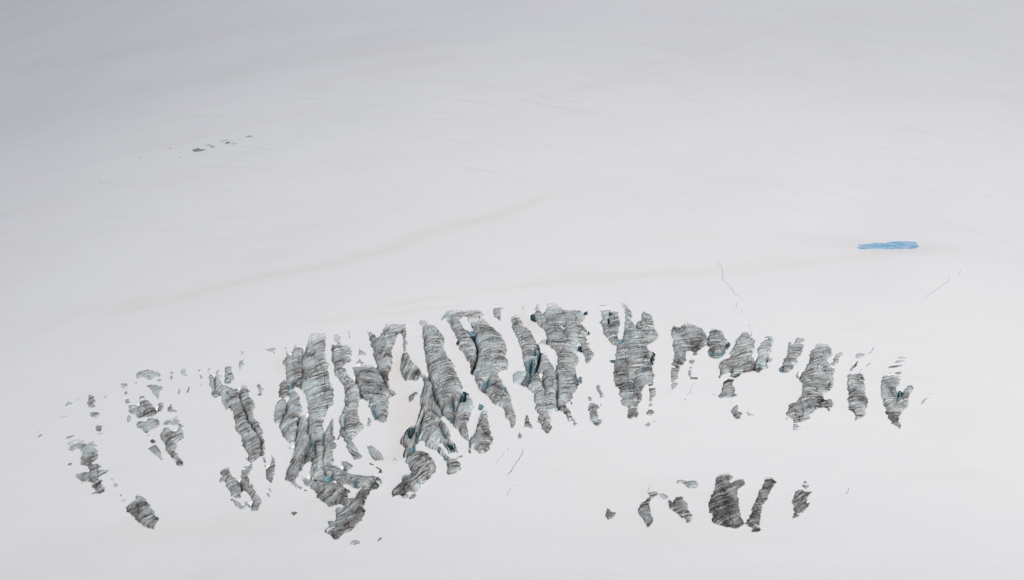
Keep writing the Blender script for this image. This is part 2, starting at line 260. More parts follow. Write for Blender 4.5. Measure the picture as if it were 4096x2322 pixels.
ice_chip|thin oval ice chip just under the dark blocky patch|ice chip|0.4,5,0.6|T7 398,990 455,985 440,1000 405,1003
ice_patch|dark zigzag ice patch fading out below the blocky patch|ice patch|0.8,14,0.2|T7 430,1110 470,1060 515,1030 525,1080 510,1105 570,1130 555,1160 540,1200 500,1200 470,1170 445,1140
ice_chip|faint ice smudge at the bottom of the zigzag patch|ice chip|0.4,10,0.7|T7 500,1240 540,1230 510,1247
ice_chip|faint thin ice chip right of the zigzag patch|ice chip|0.5,-15,0.45|T7 620,1120 650,1115 655,1140 715,1155 650,1165
ice_chip|small faint ice chip beside the top of the wing-shaped rib|ice chip|0.3,5,0.6|T7 665,145 695,143 708,160 685,195 672,170
ice_chip|flat striped ice chip capping the slim leaning rib|ice chip|0.5,-8,0.25|T7 845,215 880,195 945,210 945,235 880,225 850,225
ice_rib|slim leaning ice rib just right of the wing-shaped rib|ice rib|0.42,8,0.1|T7 870,235 950,250 950,270 920,330 925,400 900,440 870,490 865,530 870,570 800,615 770,642 725,630 720,590 740,500 760,450 765,360 800,290 830,260
ice_chip|small bluish ice flake beside the slim leaning rib|ice chip|-0.1,35,0.05|T7 870,515 900,475 945,462 920,510 880,520
ice_rib|isolated leaning ice rib with a notched top and blue foot|ice rib|0.48,14,0.08|T7 1215,240 1250,210 1335,235 1320,260 1250,280 1315,310 1300,400 1255,450 1215,490 1255,510 1230,540 1195,545 1190,590 1130,640 1060,632 1020,625 1030,590 1065,560 1070,500 1120,430 1130,350 1135,280 1170,285 1175,305 1210,280
ice_chip|small upright teardrop ice chip left of the long right rib|ice chip|0.5,45,0.15|T7 1220,700 1225,670 1258,632 1255,690 1245,712
ice_rib|longest ice rib of the right half, boot-shaped at its foot|ice rib|0.5,12,0.07|T7 1460,325 1475,295 1540,292 1620,305 1665,370 1660,430 1600,490 1625,540 1680,520 1680,480 1720,430 1760,400 1800,395 1790,420 1740,470 1740,520 1700,550 1650,570 1625,580 1640,600 1690,600 1690,640 1670,680 1685,720 1680,770 1670,820 1640,855 1590,870 1540,910 1565,950 1580,975 1660,960 1665,1000 1660,1040 1620,1105 1600,1070 1550,1055 1490,1070 1440,1110 1380,1150 1400,1180 1390,1205 1330,1220 1250,1250 1200,1250 1180,1190 1140,1185 1105,1155 1110,1130 1150,1030 1240,990 1290,920 1300,860 1310,820 1310,780 1270,745 1300,650 1340,600 1380,530 1395,430 1410,390 1450,350|T7 1590,780 1620,755 1625,785 1600,810
ice_chip|pale small ice chip at the left toe of the boot-shaped rib|ice chip|0.3,20,0.5|T7 1095,1230 1105,1190 1140,1195 1125,1225
ice_chip|pale ice chip fading out below the boot-shaped rib|ice chip|0.35,10,0.45|T7 1195,1270 1240,1265 1250,1290 1290,1310 1230,1350 1190,1345
ice_chip|tiny dark ice speck right of the heel of the boot-shaped rib|ice chip|0.7,15,0.3|T7 1575,1160 1590,1150 1585,1160
ice_chip|small blue ice flake on the toe edge right of the boot-shaped rib|ice chip|-0.3,10,0.3|T7 1668,980 1690,1010 1680,1040 1665,1045
ice_rib|upright straight-sided ice rib with a peaked top-left corner|ice rib|0.52,8,0.06|T8 310,560 340,540 380,555 440,545 480,520 500,510 500,490 525,490 520,505 490,530 520,570 545,610 540,660 555,700 550,790 565,850 595,910 590,960 570,990 560,1060 565,1100 540,1130 500,1150 420,1185 405,1170 420,1140 405,1100 380,1070 370,1050 330,1050 330,980 315,910 330,860 335,790 305,760 310,700 300,660 315,620
ice_chip|fish-shaped ice chip above the upright straight-sided rib|ice chip|0.35,12,0.3|T8 415,320 430,280 480,255 560,278 530,305 480,320 440,328
ice_chip|feather-shaped ice chip slanting above the straight-sided rib|ice chip|0.5,35,0.1|T8 340,500 360,460 410,410 445,365 468,370 440,410 430,450 390,490 345,512
ice_chip|thin slanting ice sliver right of the feather-shaped chip|ice chip|0.4,30,0.3|T8 550,452 590,410 640,382 640,395 590,435
ice_chip|tiny faint ice sliver left of the stacked flat flakes|ice chip|0.35,25,0.6|T8 775,380 820,352 800,375
ice_rib|forked V-shaped ice rib farthest right, with a blue gap in its fork|ice rib|0.52,10,0.06|T8 810,570 870,555 880,580 930,555 990,570 1055,590 1045,630 1020,660 1020,690 990,730 1000,800 990,870 985,940 1030,890 1070,840 1090,800 1120,750 1150,710 1200,698 1230,740 1215,780 1170,830 1150,880 1160,910 1150,990 1060,1050 1060,1090 1010,1140 1030,1170 1020,1200 1050,1230 1060,1260 1045,1300 1020,1290 960,1250 915,1235 930,1210 880,1160 870,1110 830,1085 850,1040 840,1000 805,985 800,900 780,850 775,740 780,660 800,610
ice_flake|topmost thin flake of the stack above the farthest-right forked rib|ice flake|0.35,3,0.45|T8 1000,325 1060,312 1140,318 1120,325 1010,330
ice_flake|second thin flake from the top above the farthest-right forked rib|ice flake|0.35,8,0.45|T8 965,375 1000,362 1110,350 1115,365 1040,385 970,395
ice_flake|long slanting flake, third from the top above the farthest-right forked rib|ice flake|0.4,12,0.3|T8 880,455 920,430 1000,425 1115,412 1060,430 960,455 890,465
ice_flake|small oval flake lying directly on top of the farthest-right forked rib|ice flake|0.45,12,0.3|T8 960,535 1010,510 1060,510 1060,540 1000,552
ice_flake|tiny flake left of the oval flake atop the farthest-right forked rib|ice flake|0.35,5,0.6|T8 890,520 930,522 900,532
ice_chip|upper tiny ice speck in the snow right of the stacked flakes|ice chip|0.35,10,0.65|T8 1350,460 1385,450 1360,465
ice_chip|lower tiny ice speck in the snow right of the stacked flakes|ice chip|0.35,5,0.65|T8 1240,605 1275,600 1250,608
ice_chip|faint slanting ice patch at the far right of the ice field|ice chip|0.4,30,0.5|T8 1320,975 1350,920 1400,870 1440,875 1390,920
ice_chip|faint thin ice streak just above the far-right slanting patch|ice chip|0.35,15,0.65|T8 1420,845 1480,820 1460,835
ice_chip|tiny topmost ice speck above the far-right slanting patch|ice chip|0.35,25,0.65|T8 1470,765 1500,740 1490,758
ice_patch|faint brushed ice patch near the left end with pointed right streaks|ice patch|0.3,14,0.5|T9 625,545 680,510 705,520 760,535 740,560 745,575 660,585 625,590 640,570
ice_chip|thin ice streak up and right of the brushed left patch|ice chip|0.35,12,0.6|T9 765,490 840,470 820,485
ice_patch|stacked upright ice patch near the left end, right of the brushed one|ice patch|0.32,5,0.35|T9 945,430 980,410 1005,430 1040,455 1015,470 1045,500 1035,560 1060,580 1000,590 945,598 945,550 930,525 950,490 945,460
ice_chip|faint small ice chip right of the stacked left patch|ice chip|0.3,8,0.6|T9 1145,445 1190,430 1225,440 1205,465 1160,460
ice_chip|lower of two faint thin streaks under the brushed left patch|ice chip|0.35,8,0.6|T9 565,735 600,720 660,715 620,730 580,740
ice_chip|upper of two faint thin streaks under the brushed left patch|ice chip|0.35,8,0.7|T9 575,682 612,675 590,683
ice_lens|bluish lens-shaped ice patch under the stacked left patch|ice patch|0.2,12,0.2|T9 965,690 985,660 1040,655 1105,675 1100,700 1040,730 985,715
ice_chip|tiny dark streak under the bluish lens-shaped patch|ice chip|0.5,12,0.5|T9 1040,745 1100,730 1075,745
ice_patch|small upright striped patch between the bluish lens and the long left ice patch|ice patch|0.4,8,0.35|T9 1045,850 1080,838 1135,850 1135,880 1120,925 1060,930 1055,900
ice_chip|pale flat chip just under the small upright striped patch|ice chip|0.25,8,0.55|T9 1070,950 1145,942 1130,975 1080,970
ice_chip|small dark wedge just above the long zigzag patch on the left|ice chip|0.5,14,0.2|T9 640,1025 650,1000 750,975 755,985 660,1030
ice_chip|faint topmost streak at the far left end of the ice field|ice chip|0.5,25,0.7|T9 150,862 210,835 175,862
ice_chip|small pale oval chip at the far left end of the ice field|ice chip|0.3,20,0.5|T9 245,1010 265,970 315,958 300,985
ice_chip|small oval chip left of the long zigzag patch|ice chip|0.35,15,0.35|T9 665,1380 690,1362 735,1375 715,1400 680,1405
ice_patch|long zigzag striped ice patch down the left side|ice patch|0.45,20,0.3|T10 145,400 190,365 270,350 330,352 360,370 330,395 370,410 400,385 440,370 460,385 465,410 495,412 475,450 490,480 495,540 480,570 440,610 430,632 500,640 535,665 520,690 460,715 480,715 560,700 620,708 580,745 510,775 475,800 550,825 530,860 490,865 545,880 560,905 585,915 575,950 530,985 490,970 430,990 430,975 480,950 470,920 435,895 450,860 430,845 380,840 320,855 310,830 290,805 235,790 250,760 300,740 400,720 400,700 370,650 310,640 298,610 320,575 285,580 315,540 320,500 285,460 275,425 235,430 225,460 210,485 155,460 170,430
ice_chip|topmost pale round chip in the dotted row above the lone dark left face|ice chip|0.25,15,0.6|T10 640,805 660,795 690,820 680,832 650,820
ice_chip|largest pale round chip in the dotted row above the lone dark left face|ice chip|0.25,12,0.5|T10 678,880 700,852 750,870 735,905 690,910
ice_chip|third small chip in the dotted row above the lone dark left face|ice chip|0.4,15,0.4|T10 750,1000 775,985 790,1000 770,1020
ice_chip|lowest chip in the dotted row, nearest the lone dark left face|ice chip|0.3,15,0.5|T10 780,1070 800,1035 830,1045 820,1065 790,1078
ice_outcrop|lone dark diagonal ice face at the lower left|ice face|0.72,24,0.1|T10 945,1000 965,982 1010,1010 1050,1045 1080,1075 1095,1110 1130,1160 1160,1185 1165,1240 1210,1265 1180,1320 1145,1395 1080,1375 1030,1350 970,1310 930,1260 880,1210 850,1195 832,1190 830,1130 900,1080 940,1055
ice_patch|pale blue-green brushed ice patch topping the left cluster|ice patch|0.05,8,0.3|T9 1605,130 1650,95 1700,80 1790,55 1800,80 1860,95 1945,110 1950,150 1930,180 1800,208 1740,180 1700,185 1640,190 1610,175
ice_chip|tiny chip under the pale blue-green brushed patch|ice chip|0.3,10,0.4|T9 1895,218 1945,198 1960,205 1945,225 1900,228
ice_chip|small drum-shaped striped chip left of the left cluster|ice chip|0.25,5,0.35|T9 1395,255 1440,262 1490,255 1490,300 1470,330 1430,330 1395,290
ice_chip|tiny round chip between the drum-shaped chip and the funnel-shaped patch|ice chip|0.35,15,0.5|T9 1590,250 1610,240 1630,250 1605,275
ice_chip|pale little chip under the drum-shaped chip|ice chip|0.2,5,0.5|T9 1450,380 1475,368 1492,390 1480,425 1450,420
ice_patch|funnel-shaped pale ice patch in the left cluster|ice patch|0.2,8,0.15|T9 1750,290 1810,280 1900,285 1975,310 1975,335 1940,380 1925,430 1915,480 1900,470 1895,440 1840,410 1820,350 1785,315
ice_chip|pale chip, upper of two stacked right of the blue-green brushed patch|ice chip|0.15,8,0.5|T9 2085,105 2105,85 2125,110 2120,135 2090,135
ice_chip|darker chip, lower of two stacked right of the blue-green brushed patch|ice chip|0.45,8,0.3|T9 2085,165 2115,150 2110,200 2088,200
ice_chip|pale feathery chip farther right of the blue-green brushed patch|ice chip|0.1,8,0.4|T9 2230,75 2300,45 2305,80 2300,120 2325,165 2280,155 2230,125
ice_chip|short upright spindle right of the funnel-shaped patch|ice chip|0.5,8,0.2|T9 2190,370 2210,325 2225,370 2215,405 2190,408
ice_chip|thin comma-shaped spindle farther right of the funnel-shaped patch|ice chip|0.5,20,0.2|T9 2310,380 2345,300 2350,330 2335,395 2315,397
ice_chip|small slanting cap above the twin-lobed ice block|ice chip|0.5,15,0.15|T9 1645,485 1670,440 1725,432 1730,460 1690,470
ice_chip|small striped chip up-left of the twin-lobed ice block|ice chip|0.4,5,0.15|T9 1455,485 1510,475 1525,530 1480,540 1460,520
ice_block|twin-lobed striped ice block in the middle of the left cluster|ice block|0.38,10,0.08|T9 1500,570 1580,558 1640,570 1660,560 1648,520 1670,500 1740,485 1800,500 1805,545 1850,580 1880,630 1895,670 1880,695 1790,720 1720,730 1640,745 1618,735 1620,700 1590,690 1560,680 1500,655 1510,620
ice_chip|barrel-shaped striped chip right of the twin-lobed block|ice chip|0.5,4,0.08|T9 1915,545 1945,525 1990,530 1985,590 1960,650 1920,645 1920,600
ice_chip|small cross-cracked chip with a long right foot, in the left cluster|ice chip|0.5,-8,0.08|T9 2045,600 2075,580 2085,545 2105,560 2110,610 2175,640 2175,655 2110,658 2050,655
ice_chip|dark egg-shaped chip at the left edge of the left cluster|ice chip|0.6,25,0.05|T9 1475,770 1500,700 1530,698 1545,730 1540,770 1500,795
ice_block|heart-shaped striped ice block under the twin-lobed block|ice block|0.48,12,0.05|T9 1620,830 1650,785 1710,790 1750,790 1770,750 1840,740 1910,755 1945,800 1920,840 1860,890 1800,880 1790,890 1780,940 1760,960 1690,900 1670,875 1625,865
ice_chip|tiny dot under the heart-shaped block|ice chip|0.35,0,0.4|T9 1765,980 1790,970 1790,990 1768,990
ice_rib|S-shaped ice rib with a hooked head on the right of the left cluster|ice rib|0.45,16,0.06|T9 1985,820 2010,775 2060,760 2110,785 2120,765 2150,725 2190,720 2200,760 2220,775 2190,805 2240,825 2285,870 2260,910 2265,980 2272,1020 2240,1040 2200,1060 2150,1080 2180,1120 2160,1180 2130,1195 2190,1240 2200,1270 2170,1290 2230,1310 2265,1350 2265,1400 2230,1415 2180,1400 2150,1340 2165,1310 2120,1300 2050,1230 2020,1180 2005,1100 1950,1030 1940,990 1960,940 2010,885 2060,880 2120,920 2175,940 2180,890 2205,865 2190,850 2120,830 2000,835
ice_chip|small round chip above the arrowhead-shaped patch|ice chip|0.5,10,0.1|T9 1805,1050 1840,1032 1885,1065 1860,1098 1820,1090
ice_patch|arrowhead-shaped ice patch pointing down-right below the left cluster|ice patch|0.3,18,0.1|T9 1780,1165 1830,1120 1875,1105 1920,1150 1960,1215 1960,1260 1980,1300 1970,1320 1930,1300 1890,1260 1850,1230
ice_chip|tiny dot on the snow below the arrowhead-shaped patch|ice chip|0.3,0,0.6|T9 2025,1412 2045,1405 2040,1422
ice_chip|faint wedge chip left of the forked trunk-like rib|ice chip|0.35,10,0.5|T11 205,490 255,480 245,530 225,530
ice_chip|faint round chip just under the wedge left of the trunk-like rib|ice chip|0.25,10,0.5|T11 235,575 270,570 290,620 260,630 240,610
ice_chip|tiny dark tick left of the trunk-like rib|ice chip|0.6,40,0.4|T11 245,740 255,720 258,735 250,748
ice_block|bell-shaped pale ice block above the trunk-like rib|ice block|0.2,3,0.1|T11 650,450 700,430 745,430 755,480 770,540 785,560 800,640 790,680 740,690 665,690 645,650 650,610 632,575 650,540 645,490
ice_chip|pale vase-shaped chip up-right of the bell-shaped block|ice chip|0.1,5,0.3|T11 885,345 955,325 940,360 955,400 930,430 910,455 915,490 880,495 880,430 865,400 875,360
ice_chip|faint chip directly above the vase-shaped chip|ice chip|0.2,5,0.6|T11 905,190 950,190 970,235 920,260
ice_chip|upper of two thin faint streaks above the bell-shaped block|ice chip|0.3,8,0.7|T11 755,240 790,235 770,245
ice_chip|lower of two thin faint streaks above the bell-shaped block|ice chip|0.35,12,0.6|T11 715,305 770,290 740,305
ice_chip|faint ragged tip above the knobbly left neighbour of the trunk-like rib|ice chip|0.25,5,0.5|T11 370,480 400,460 440,465 420,500 400,530 380,560 370,540
ice_chip|small bow-tie shaped chip right of the trunk-like rib|ice chip|0.5,5,0.08|T11 1160,745 1190,712 1215,740 1240,790 1295,800 1260,840 1240,880 1225,912 1175,895 1200,860 1190,810
ice_rib|short knobbly ice rib hugging the upper left of the trunk-like rib|ice rib|0.42,3,0.06|T11 405,530 420,560 440,575 470,610 475,680 475,740 480,780 500,830 540,870 550,905 520,930 465,942 435,900 430,850 440,790 425,770 390,745 400,680 388,600
ice_rib|trunk-like ice rib that runs far down and ends in a curled foot|ice rib|0.5,18,0.05|T11 515,500 540,480 565,520 570,620 580,690 620,740 700,750 735,780 760,790 800,810 815,780 865,820 875,880 890,940 900,1010 930,1060 930,1120 960,1190 975,1240 990,1300 1040,1370 T12 600,200 640,270 700,340 730,400 740,470 745,560 720,600 745,625 650,650 645,690 625,760 605,810 580,850 570,900 590,950 570,1000 580,1040 605,1030 625,970 640,1030 680,1120 745,1180 750,1220 730,1260 700,1340 640,1345 605,1335 630,1290 590,1290 560,1270 520,1290 490,1320 455,1310 400,1250 345,1190 380,1190 440,1220 490,1265 530,1260 525,1225 550,1220 580,1250 590,1275 640,1285 630,1220 600,1150 570,1100 540,1080 510,1040 500,970 475,940 475,890 490,830 490,800 530,805 555,820 560,790 510,780 505,760 550,745 590,740 600,700 570,660 575,600 555,570 525,520 500,470 485,400 480,350 430,300 395,260 405,200 390,130 375,50 T11 770,1160 740,1120 725,1090 700,1100 670,1140 640,1090 605,1030 600,960 590,900 560,870 530,840 485,810 500,770 490,700 488,600 500,550
ice_rib|branch-like ice rib that joins the trunk-like rib from the right|ice rib|0.45,10,0.06|T11 900,760 940,730 985,735 1020,780 1045,840 1040,930 1100,980 1130,1060 1135,1090 1100,1140 1100,1200 1120,1260 1160,1340 T12 660,130 700,160 740,240 765,300 770,380 790,450 790,520 780,615 745,620 748,560 742,440 722,370 692,300 645,240 610,150 580,90 T11 1060,1310 1020,1250 1020,1190 990,1160 960,1090 925,1060 905,1000 895,920 905,850
ice_chip|small leg-shaped chip hanging from the foot of the branch-like rib|ice chip|0.45,50,0.1|T12 750,625 785,620 805,680 800,710 780,700 775,660
ice_chip|tiny oval chip linking the leg-shaped chip and the tall leaf-like fin|ice chip|0.3,40,0.2|T12 785,740 800,730 812,760 795,780
ice_fin|tall leaf-like dark ice fin with a pointed top, left of the wide ribs|ice fin|0.65,28,0.05|T12 800,790 820,790 860,740 880,670 885,600 915,640 930,720 915,850 890,950 895,960 870,980 850,950 820,920 800,860 810,820
ice_chip|pale curved chip under the tall leaf-like fin|ice chip|0.15,-50,0.4|T12 830,1035 870,1060 885,1100 870,1120 865,1080
ice_chip|dark pentagonal chip under the tall leaf-like fin|ice chip|0.65,40,0.05|T12 815,1105 855,1110 860,1130 850,1158 820,1130
ice_fin|oar-shaped ice fin with a beaked head left of the curled foot|ice fin|0.55,14,0.08|T12 205,850 215,810 260,770 320,765 335,830 360,880 410,920 450,960 465,1040 475,1165 400,1168 345,1140 340,1100 290,1020 275,940 285,890 250,910 215,960 190,965 200,910 250,880 210,870
ice_chip|tiny dark loop of ice at the narrow waist of the trunk-like rib|ice chip|0.8,30,0.1|T12 530,655 545,630 575,630 560,645 540,668
ice_chip|small dark crown-shaped chip, leftmost of the lower right group|ice chip|0.75,14,0.1|T13 100,800 130,760 180,780 205,820 275,820 270,850 230,890 140,945 110,910 95,880
ice_outcrop|dark curved ice face like a bent arm in the lower right group|ice face|0.78,16,0.05|T13 820,470 870,460 960,455 1030,480 990,520 930,540 900,560 870,600 850,650 845,690 855,780 880,870 905,930 890,1000 850,1060 800,1080 790,1030 750,960 720,910 670,860 660,820 655,760 680,690 750,630 820,590 850,560 850,530 815,490
ice_chip|pale striped chip at the end of the bent-arm face|ice chip|0.4,-40,0.1|T13 1000,500 1040,490 1110,495 1170,550 1165,590 1110,598 1070,570 1010,535
ice_outcrop|dark ice face shaped like a mitten in the lower right group|ice face|0.72,12,0.05|T13 1165,615 1190,605 1230,640 1260,700 1260,610 1300,560 1390,540 1425,570 1420,610 1480,650 1500,690 1490,730 1530,800 1580,870 1560,950 1510,1003 1480,980 1460,910 1430,880 1400,905 1360,870 1300,820 1250,775 1185,765 1175,680
ice_patch|dark bird-shaped ice patch above the mitten-like face|ice patch|0.65,15,0.06|T13 1310,300 1350,265 1420,262 1500,290 1580,275 1650,275 1680,330 1680,375 1640,380 1610,405 1520,400 1480,370 1440,330 1390,315 1330,330
ice_outcrop|largest and darkest ice face of the lower right, left arm of the big V|ice face|0.98,20,0.04|T14 390,240 430,160 500,145 600,140 655,180 630,215 600,220 590,290 640,280 720,240 810,232 830,290 780,320 720,370 720,430 710,480 730,540 745,650 760,740 785,820 825,870 815,892 750,945 690,965 600,950 500,930 400,900 330,860 320,825 370,740 290,730 275,600 310,520 345,420 390,340 385,300
ice_outcrop|dark narrow ice face forming the right arm of the big V|ice face|0.88,14,0.07|T14 1120,230 1150,185 1240,190 1300,260 1260,320 1200,420 1170,500 1120,580 1090,610 1080,690 1060,770 1060,890 1030,920 980,945 910,950 880,910 820,892 825,868 850,860 900,790 930,720 950,640 1000,540 1030,440 1050,380 1085,350 1100,300 1120,270
ice_chip|small dark oval chip just below the right arm of the big V|ice chip|0.85,20,0.15|T14 915,1005 960,970 1050,945 1070,985 1040,1015 960,1020
ice_outcrop|ragged dark ice face with streaky right edge, right of the big V|ice face|0.8,24,0.2|T14 1660,370 1720,370 1710,400 1780,420 1840,400 1850,415 1790,460 1760,540 1740,590 1800,580 1790,620 1730,680 1690,720 1640,710 1620,740 1640,780 1600,800 1550,800 1560,760 1590,720 1560,690 1570,640 1580,620 1545,600 1535,570 1560,510 1590,430 1620,400
ice_chip|brown flake on top of the ragged face right of the big V|ice chip|0.6,10,0.2|T14 1690,300 1740,310 1800,310 1810,325 1760,370 1720,365
ice_chip|tiny brown nub topmost above the ragged face right of the big V|ice chip|0.6,0,0.2|T14 1710,260 1740,245 1770,265 1760,290 1730,285
ice_patch|largest dark-footed ice patch of the small upper-left group|ice patch|0.4,10,0.3|T15 925,385 1030,350 1060,370 1150,375 1080,400 1000,410 960,400
ice_chip|thin chip trailing right below the largest upper-left patch|ice chip|0.35,15,0.4|T15 1110,425 1185,400 1180,420 1150,430
ice_patch|pale flat patch second from the left among the larger upper-left ones|ice patch|0.1,3,0.3|T15 1140,315 1180,298 1240,305 1215,325 1160,320
ice_chip|pale slab just under the second of the larger upper-left patches|ice chip|0.2,-5,0.3|T15 1200,325 1260,320 1285,340 1240,350
ice_patch|pale long flake on top of the third upper-left cluster|ice patch|0.15,3,0.4|T15 1365,245 1420,230 1510,232 1430,250 1390,258
ice_chip|dark blue-grey chip in the middle of the third upper-left cluster|ice chip|0.6,5,0.1|T15 1430,270 1510,260 1515,272 1460,288
ice_chip|small chip at the upper right of the third upper-left cluster|ice chip|0.4,3,0.3|T15 1520,250 1540,240 1580,250 1540,262
ice_chip|thin slanting streak at the lower right of the third upper-left cluster|ice chip|0.3,12,0.5|T15 1520,295 1640,270 1560,297
ice_patch|dark-tipped patch highest and farthest right of the upper-left group|ice patch|0.5,4,0.15|T15 1720,185 1790,168 1860,172 1810,190
ice_chip|thin chip right of the highest upper-left patch|ice chip|0.3,3,0.5|T15 1840,200 1900,196 1880,208
ice_chip|tiny chip between the second and third upper-left clusters|ice chip|0.3,3,0.5|T15 1320,358 1360,352 1340,364
ice_chip|small lone chip left of the largest upper-left patch|ice chip|0.4,8,0.35|T15 575,355 610,345 650,352 610,370
ice_chip|tiny lone chip below and left of the largest upper-left patch|ice chip|0.4,5,0.4|T15 720,495 760,486 740,502
ice_chip|tiny chip at the lower left of the upper-left group|ice chip|0.3,5,0.5|T15 140,503 175,500 210,505 165,517
ice_chip|tiny chip at the right end of the long crooked upper crack|ice chip|0.3,5,0.5|T15 2310,432 2345,423 2330,436
ice_chip|left of two faint far-left streaks midway up the snow|ice chip|0.35,6,0.5|T0 398,733 418,728 416,733 404,736
ice_chip|right of two faint far-left streaks midway up the snow|ice chip|0.35,6,0.5|T0 430,733 446,728 440,734
"""
# deep = dark blue opening, face = paler blue ice; depth in metres
CREV = """
deep|9|T3 930,510 970,530 990,600 1020,680 1015,760 1005,830 985,860 975,960 940,1030 922,1010 955,900 985,820 990,700 970,620 935,580
deep|9|T3 1835,640 1850,740 1895,760 1880,850 1845,960 1830,1000 1785,1050 1765,1000 1770,900 1790,860 1800,930 1825,900 1830,800
face|4|T3 1660,860 1700,830 1760,840 1775,900 1760,1000 1740,1080 1700,1200 1670,1190 1690,1090 1695,980
face|2|T3 1745,700 1790,680 1815,740 1800,800 1760,790
deep|4|T3 1757,222 1780,205 1803,217 1800,295 1765,280
deep|8|T4 862,50 885,38 932,60 922,110 905,165 845,170 828,190 840,120
face|3|T4 735,120 760,150 775,220 790,270 765,275 740,250 730,180
deep|9|T4 215,500 250,470 302,465 305,490 285,550 245,615 215,575
face|4|T4 340,450 362,430 355,560 330,640 300,640 325,560
face|3|T4 240,690 290,690 298,755 250,780 228,750
deep|6|T4 695,640 740,655 765,665 775,700 770,735 735,745 705,705 675,665
face|4|T4 600,430 630,480 660,560 700,610 680,620 640,560 600,470
face|2|T4 760,290 775,300 768,340 755,400 740,390
face|2|T4 1090,180 1120,200 1100,240 1085,230
face|2|T4 660,820 695,815 690,845 675,855
face|3|T1 300,1040 330,1045 328,1115 312,1110
face|2|T1 355,930 385,925 392,1010 372,1025 355,1000
face|3|T2 820,80 838,90 835,190 818,185
face|2|T2 590,265 612,270 610,380 600,380
face|2|T2 398,470 412,470 414,550 400,550
face|3|T2 490,310 515,330 525,460 505,430
face|4|T2 1115,785 1130,735 1165,706 1150,745 1130,788
face|3|T2 660,670 690,665 715,720 700,735 640,745 590,750 610,700
face|2|T2 870,700 940,750 970,810 920,800
face|2|T2 345,560 372,580 370,625 352,635
face|3|T2 700,930 740,960 745,978 705,982
face|2|T2 680,150 695,160 692,280 682,270
face|2|T1 1550,740 1570,770 1610,870 1590,860
face|2|T1 1470,1270 1520,1340 1560,1430 1540,1450 1500,1370
face|3|T1 2130,785 2148,800 2140,850 2110,885
face|2|T1 1895,580 1910,600 1908,640 1895,640
deep|3|T3 735,575 750,580 742,625 722,610
face|3|T3 840,430 860,430 878,470 858,462
face|3|T3 900,450 945,445 955,465 910,480
face|2|T3 1370,1180 1400,1260 1440,1340 1410,1320 1380,1260
face|2|T3 1090,1110 1160,1100 1150,1200 1110,1260 1060,1240
face|2|T3 250,1045 275,1060 270,1120 255,1110
deep|2|T5 1130,235 1160,218 1150,250 1135,250
deep|2|T5 1165,470 1186,472 1178,505
face|2|T5 870,420 885,430 868,515 858,505
deep|2|T5 1068,650 1085,680 1105,715 1075,720
face|2|T5 1065,1050 1082,1045 1080,1110 1065,1100
deep|5|T5 1430,205 1470,215 1495,215 1470,260 1450,285 1440,240
deep|6|T5 1410,290 1450,300 1450,385 1435,383 1425,330
deep|4|T6 722,570 740,585 718,690 690,700 700,640
face|4|T6 700,680 640,760 600,790 545,815 590,775 660,710
face|4|T6 530,830 542,840 520,940 515,1000 508,1000 512,920
deep|2|T6 275,660 325,655 322,670 290,672
face|3|T6 365,440 405,430 410,465 370,465
deep|3|T6 1518,450 1545,465 1542,500 1520,525 1510,500
face|3|T6 1335,555 1360,530 1390,575 1445,575 1500,540 1500,565 1450,612 1400,600 1350,600
face|3|T7 1030,595 1075,560 1070,610 1100,625 1050,632
face|2|T7 740,540 860,540 865,570 760,565
deep|4|T8 1035,785 1070,810 1050,850 1030,840
face|4|T8 1000,820 1030,800 1030,850 1000,905 985,930 990,860
face|2|T9 1690,655 1715,665 1710,715 1695,700
deep|2|T11 695,1080 720,1075 715,1100 698,1098
face|2|T11 650,830 690,820 710,900 680,880
face|2|T11 485,815 530,790 540,810 510,830
face|2|T11 650,655 740,640 730,685 665,688
"""
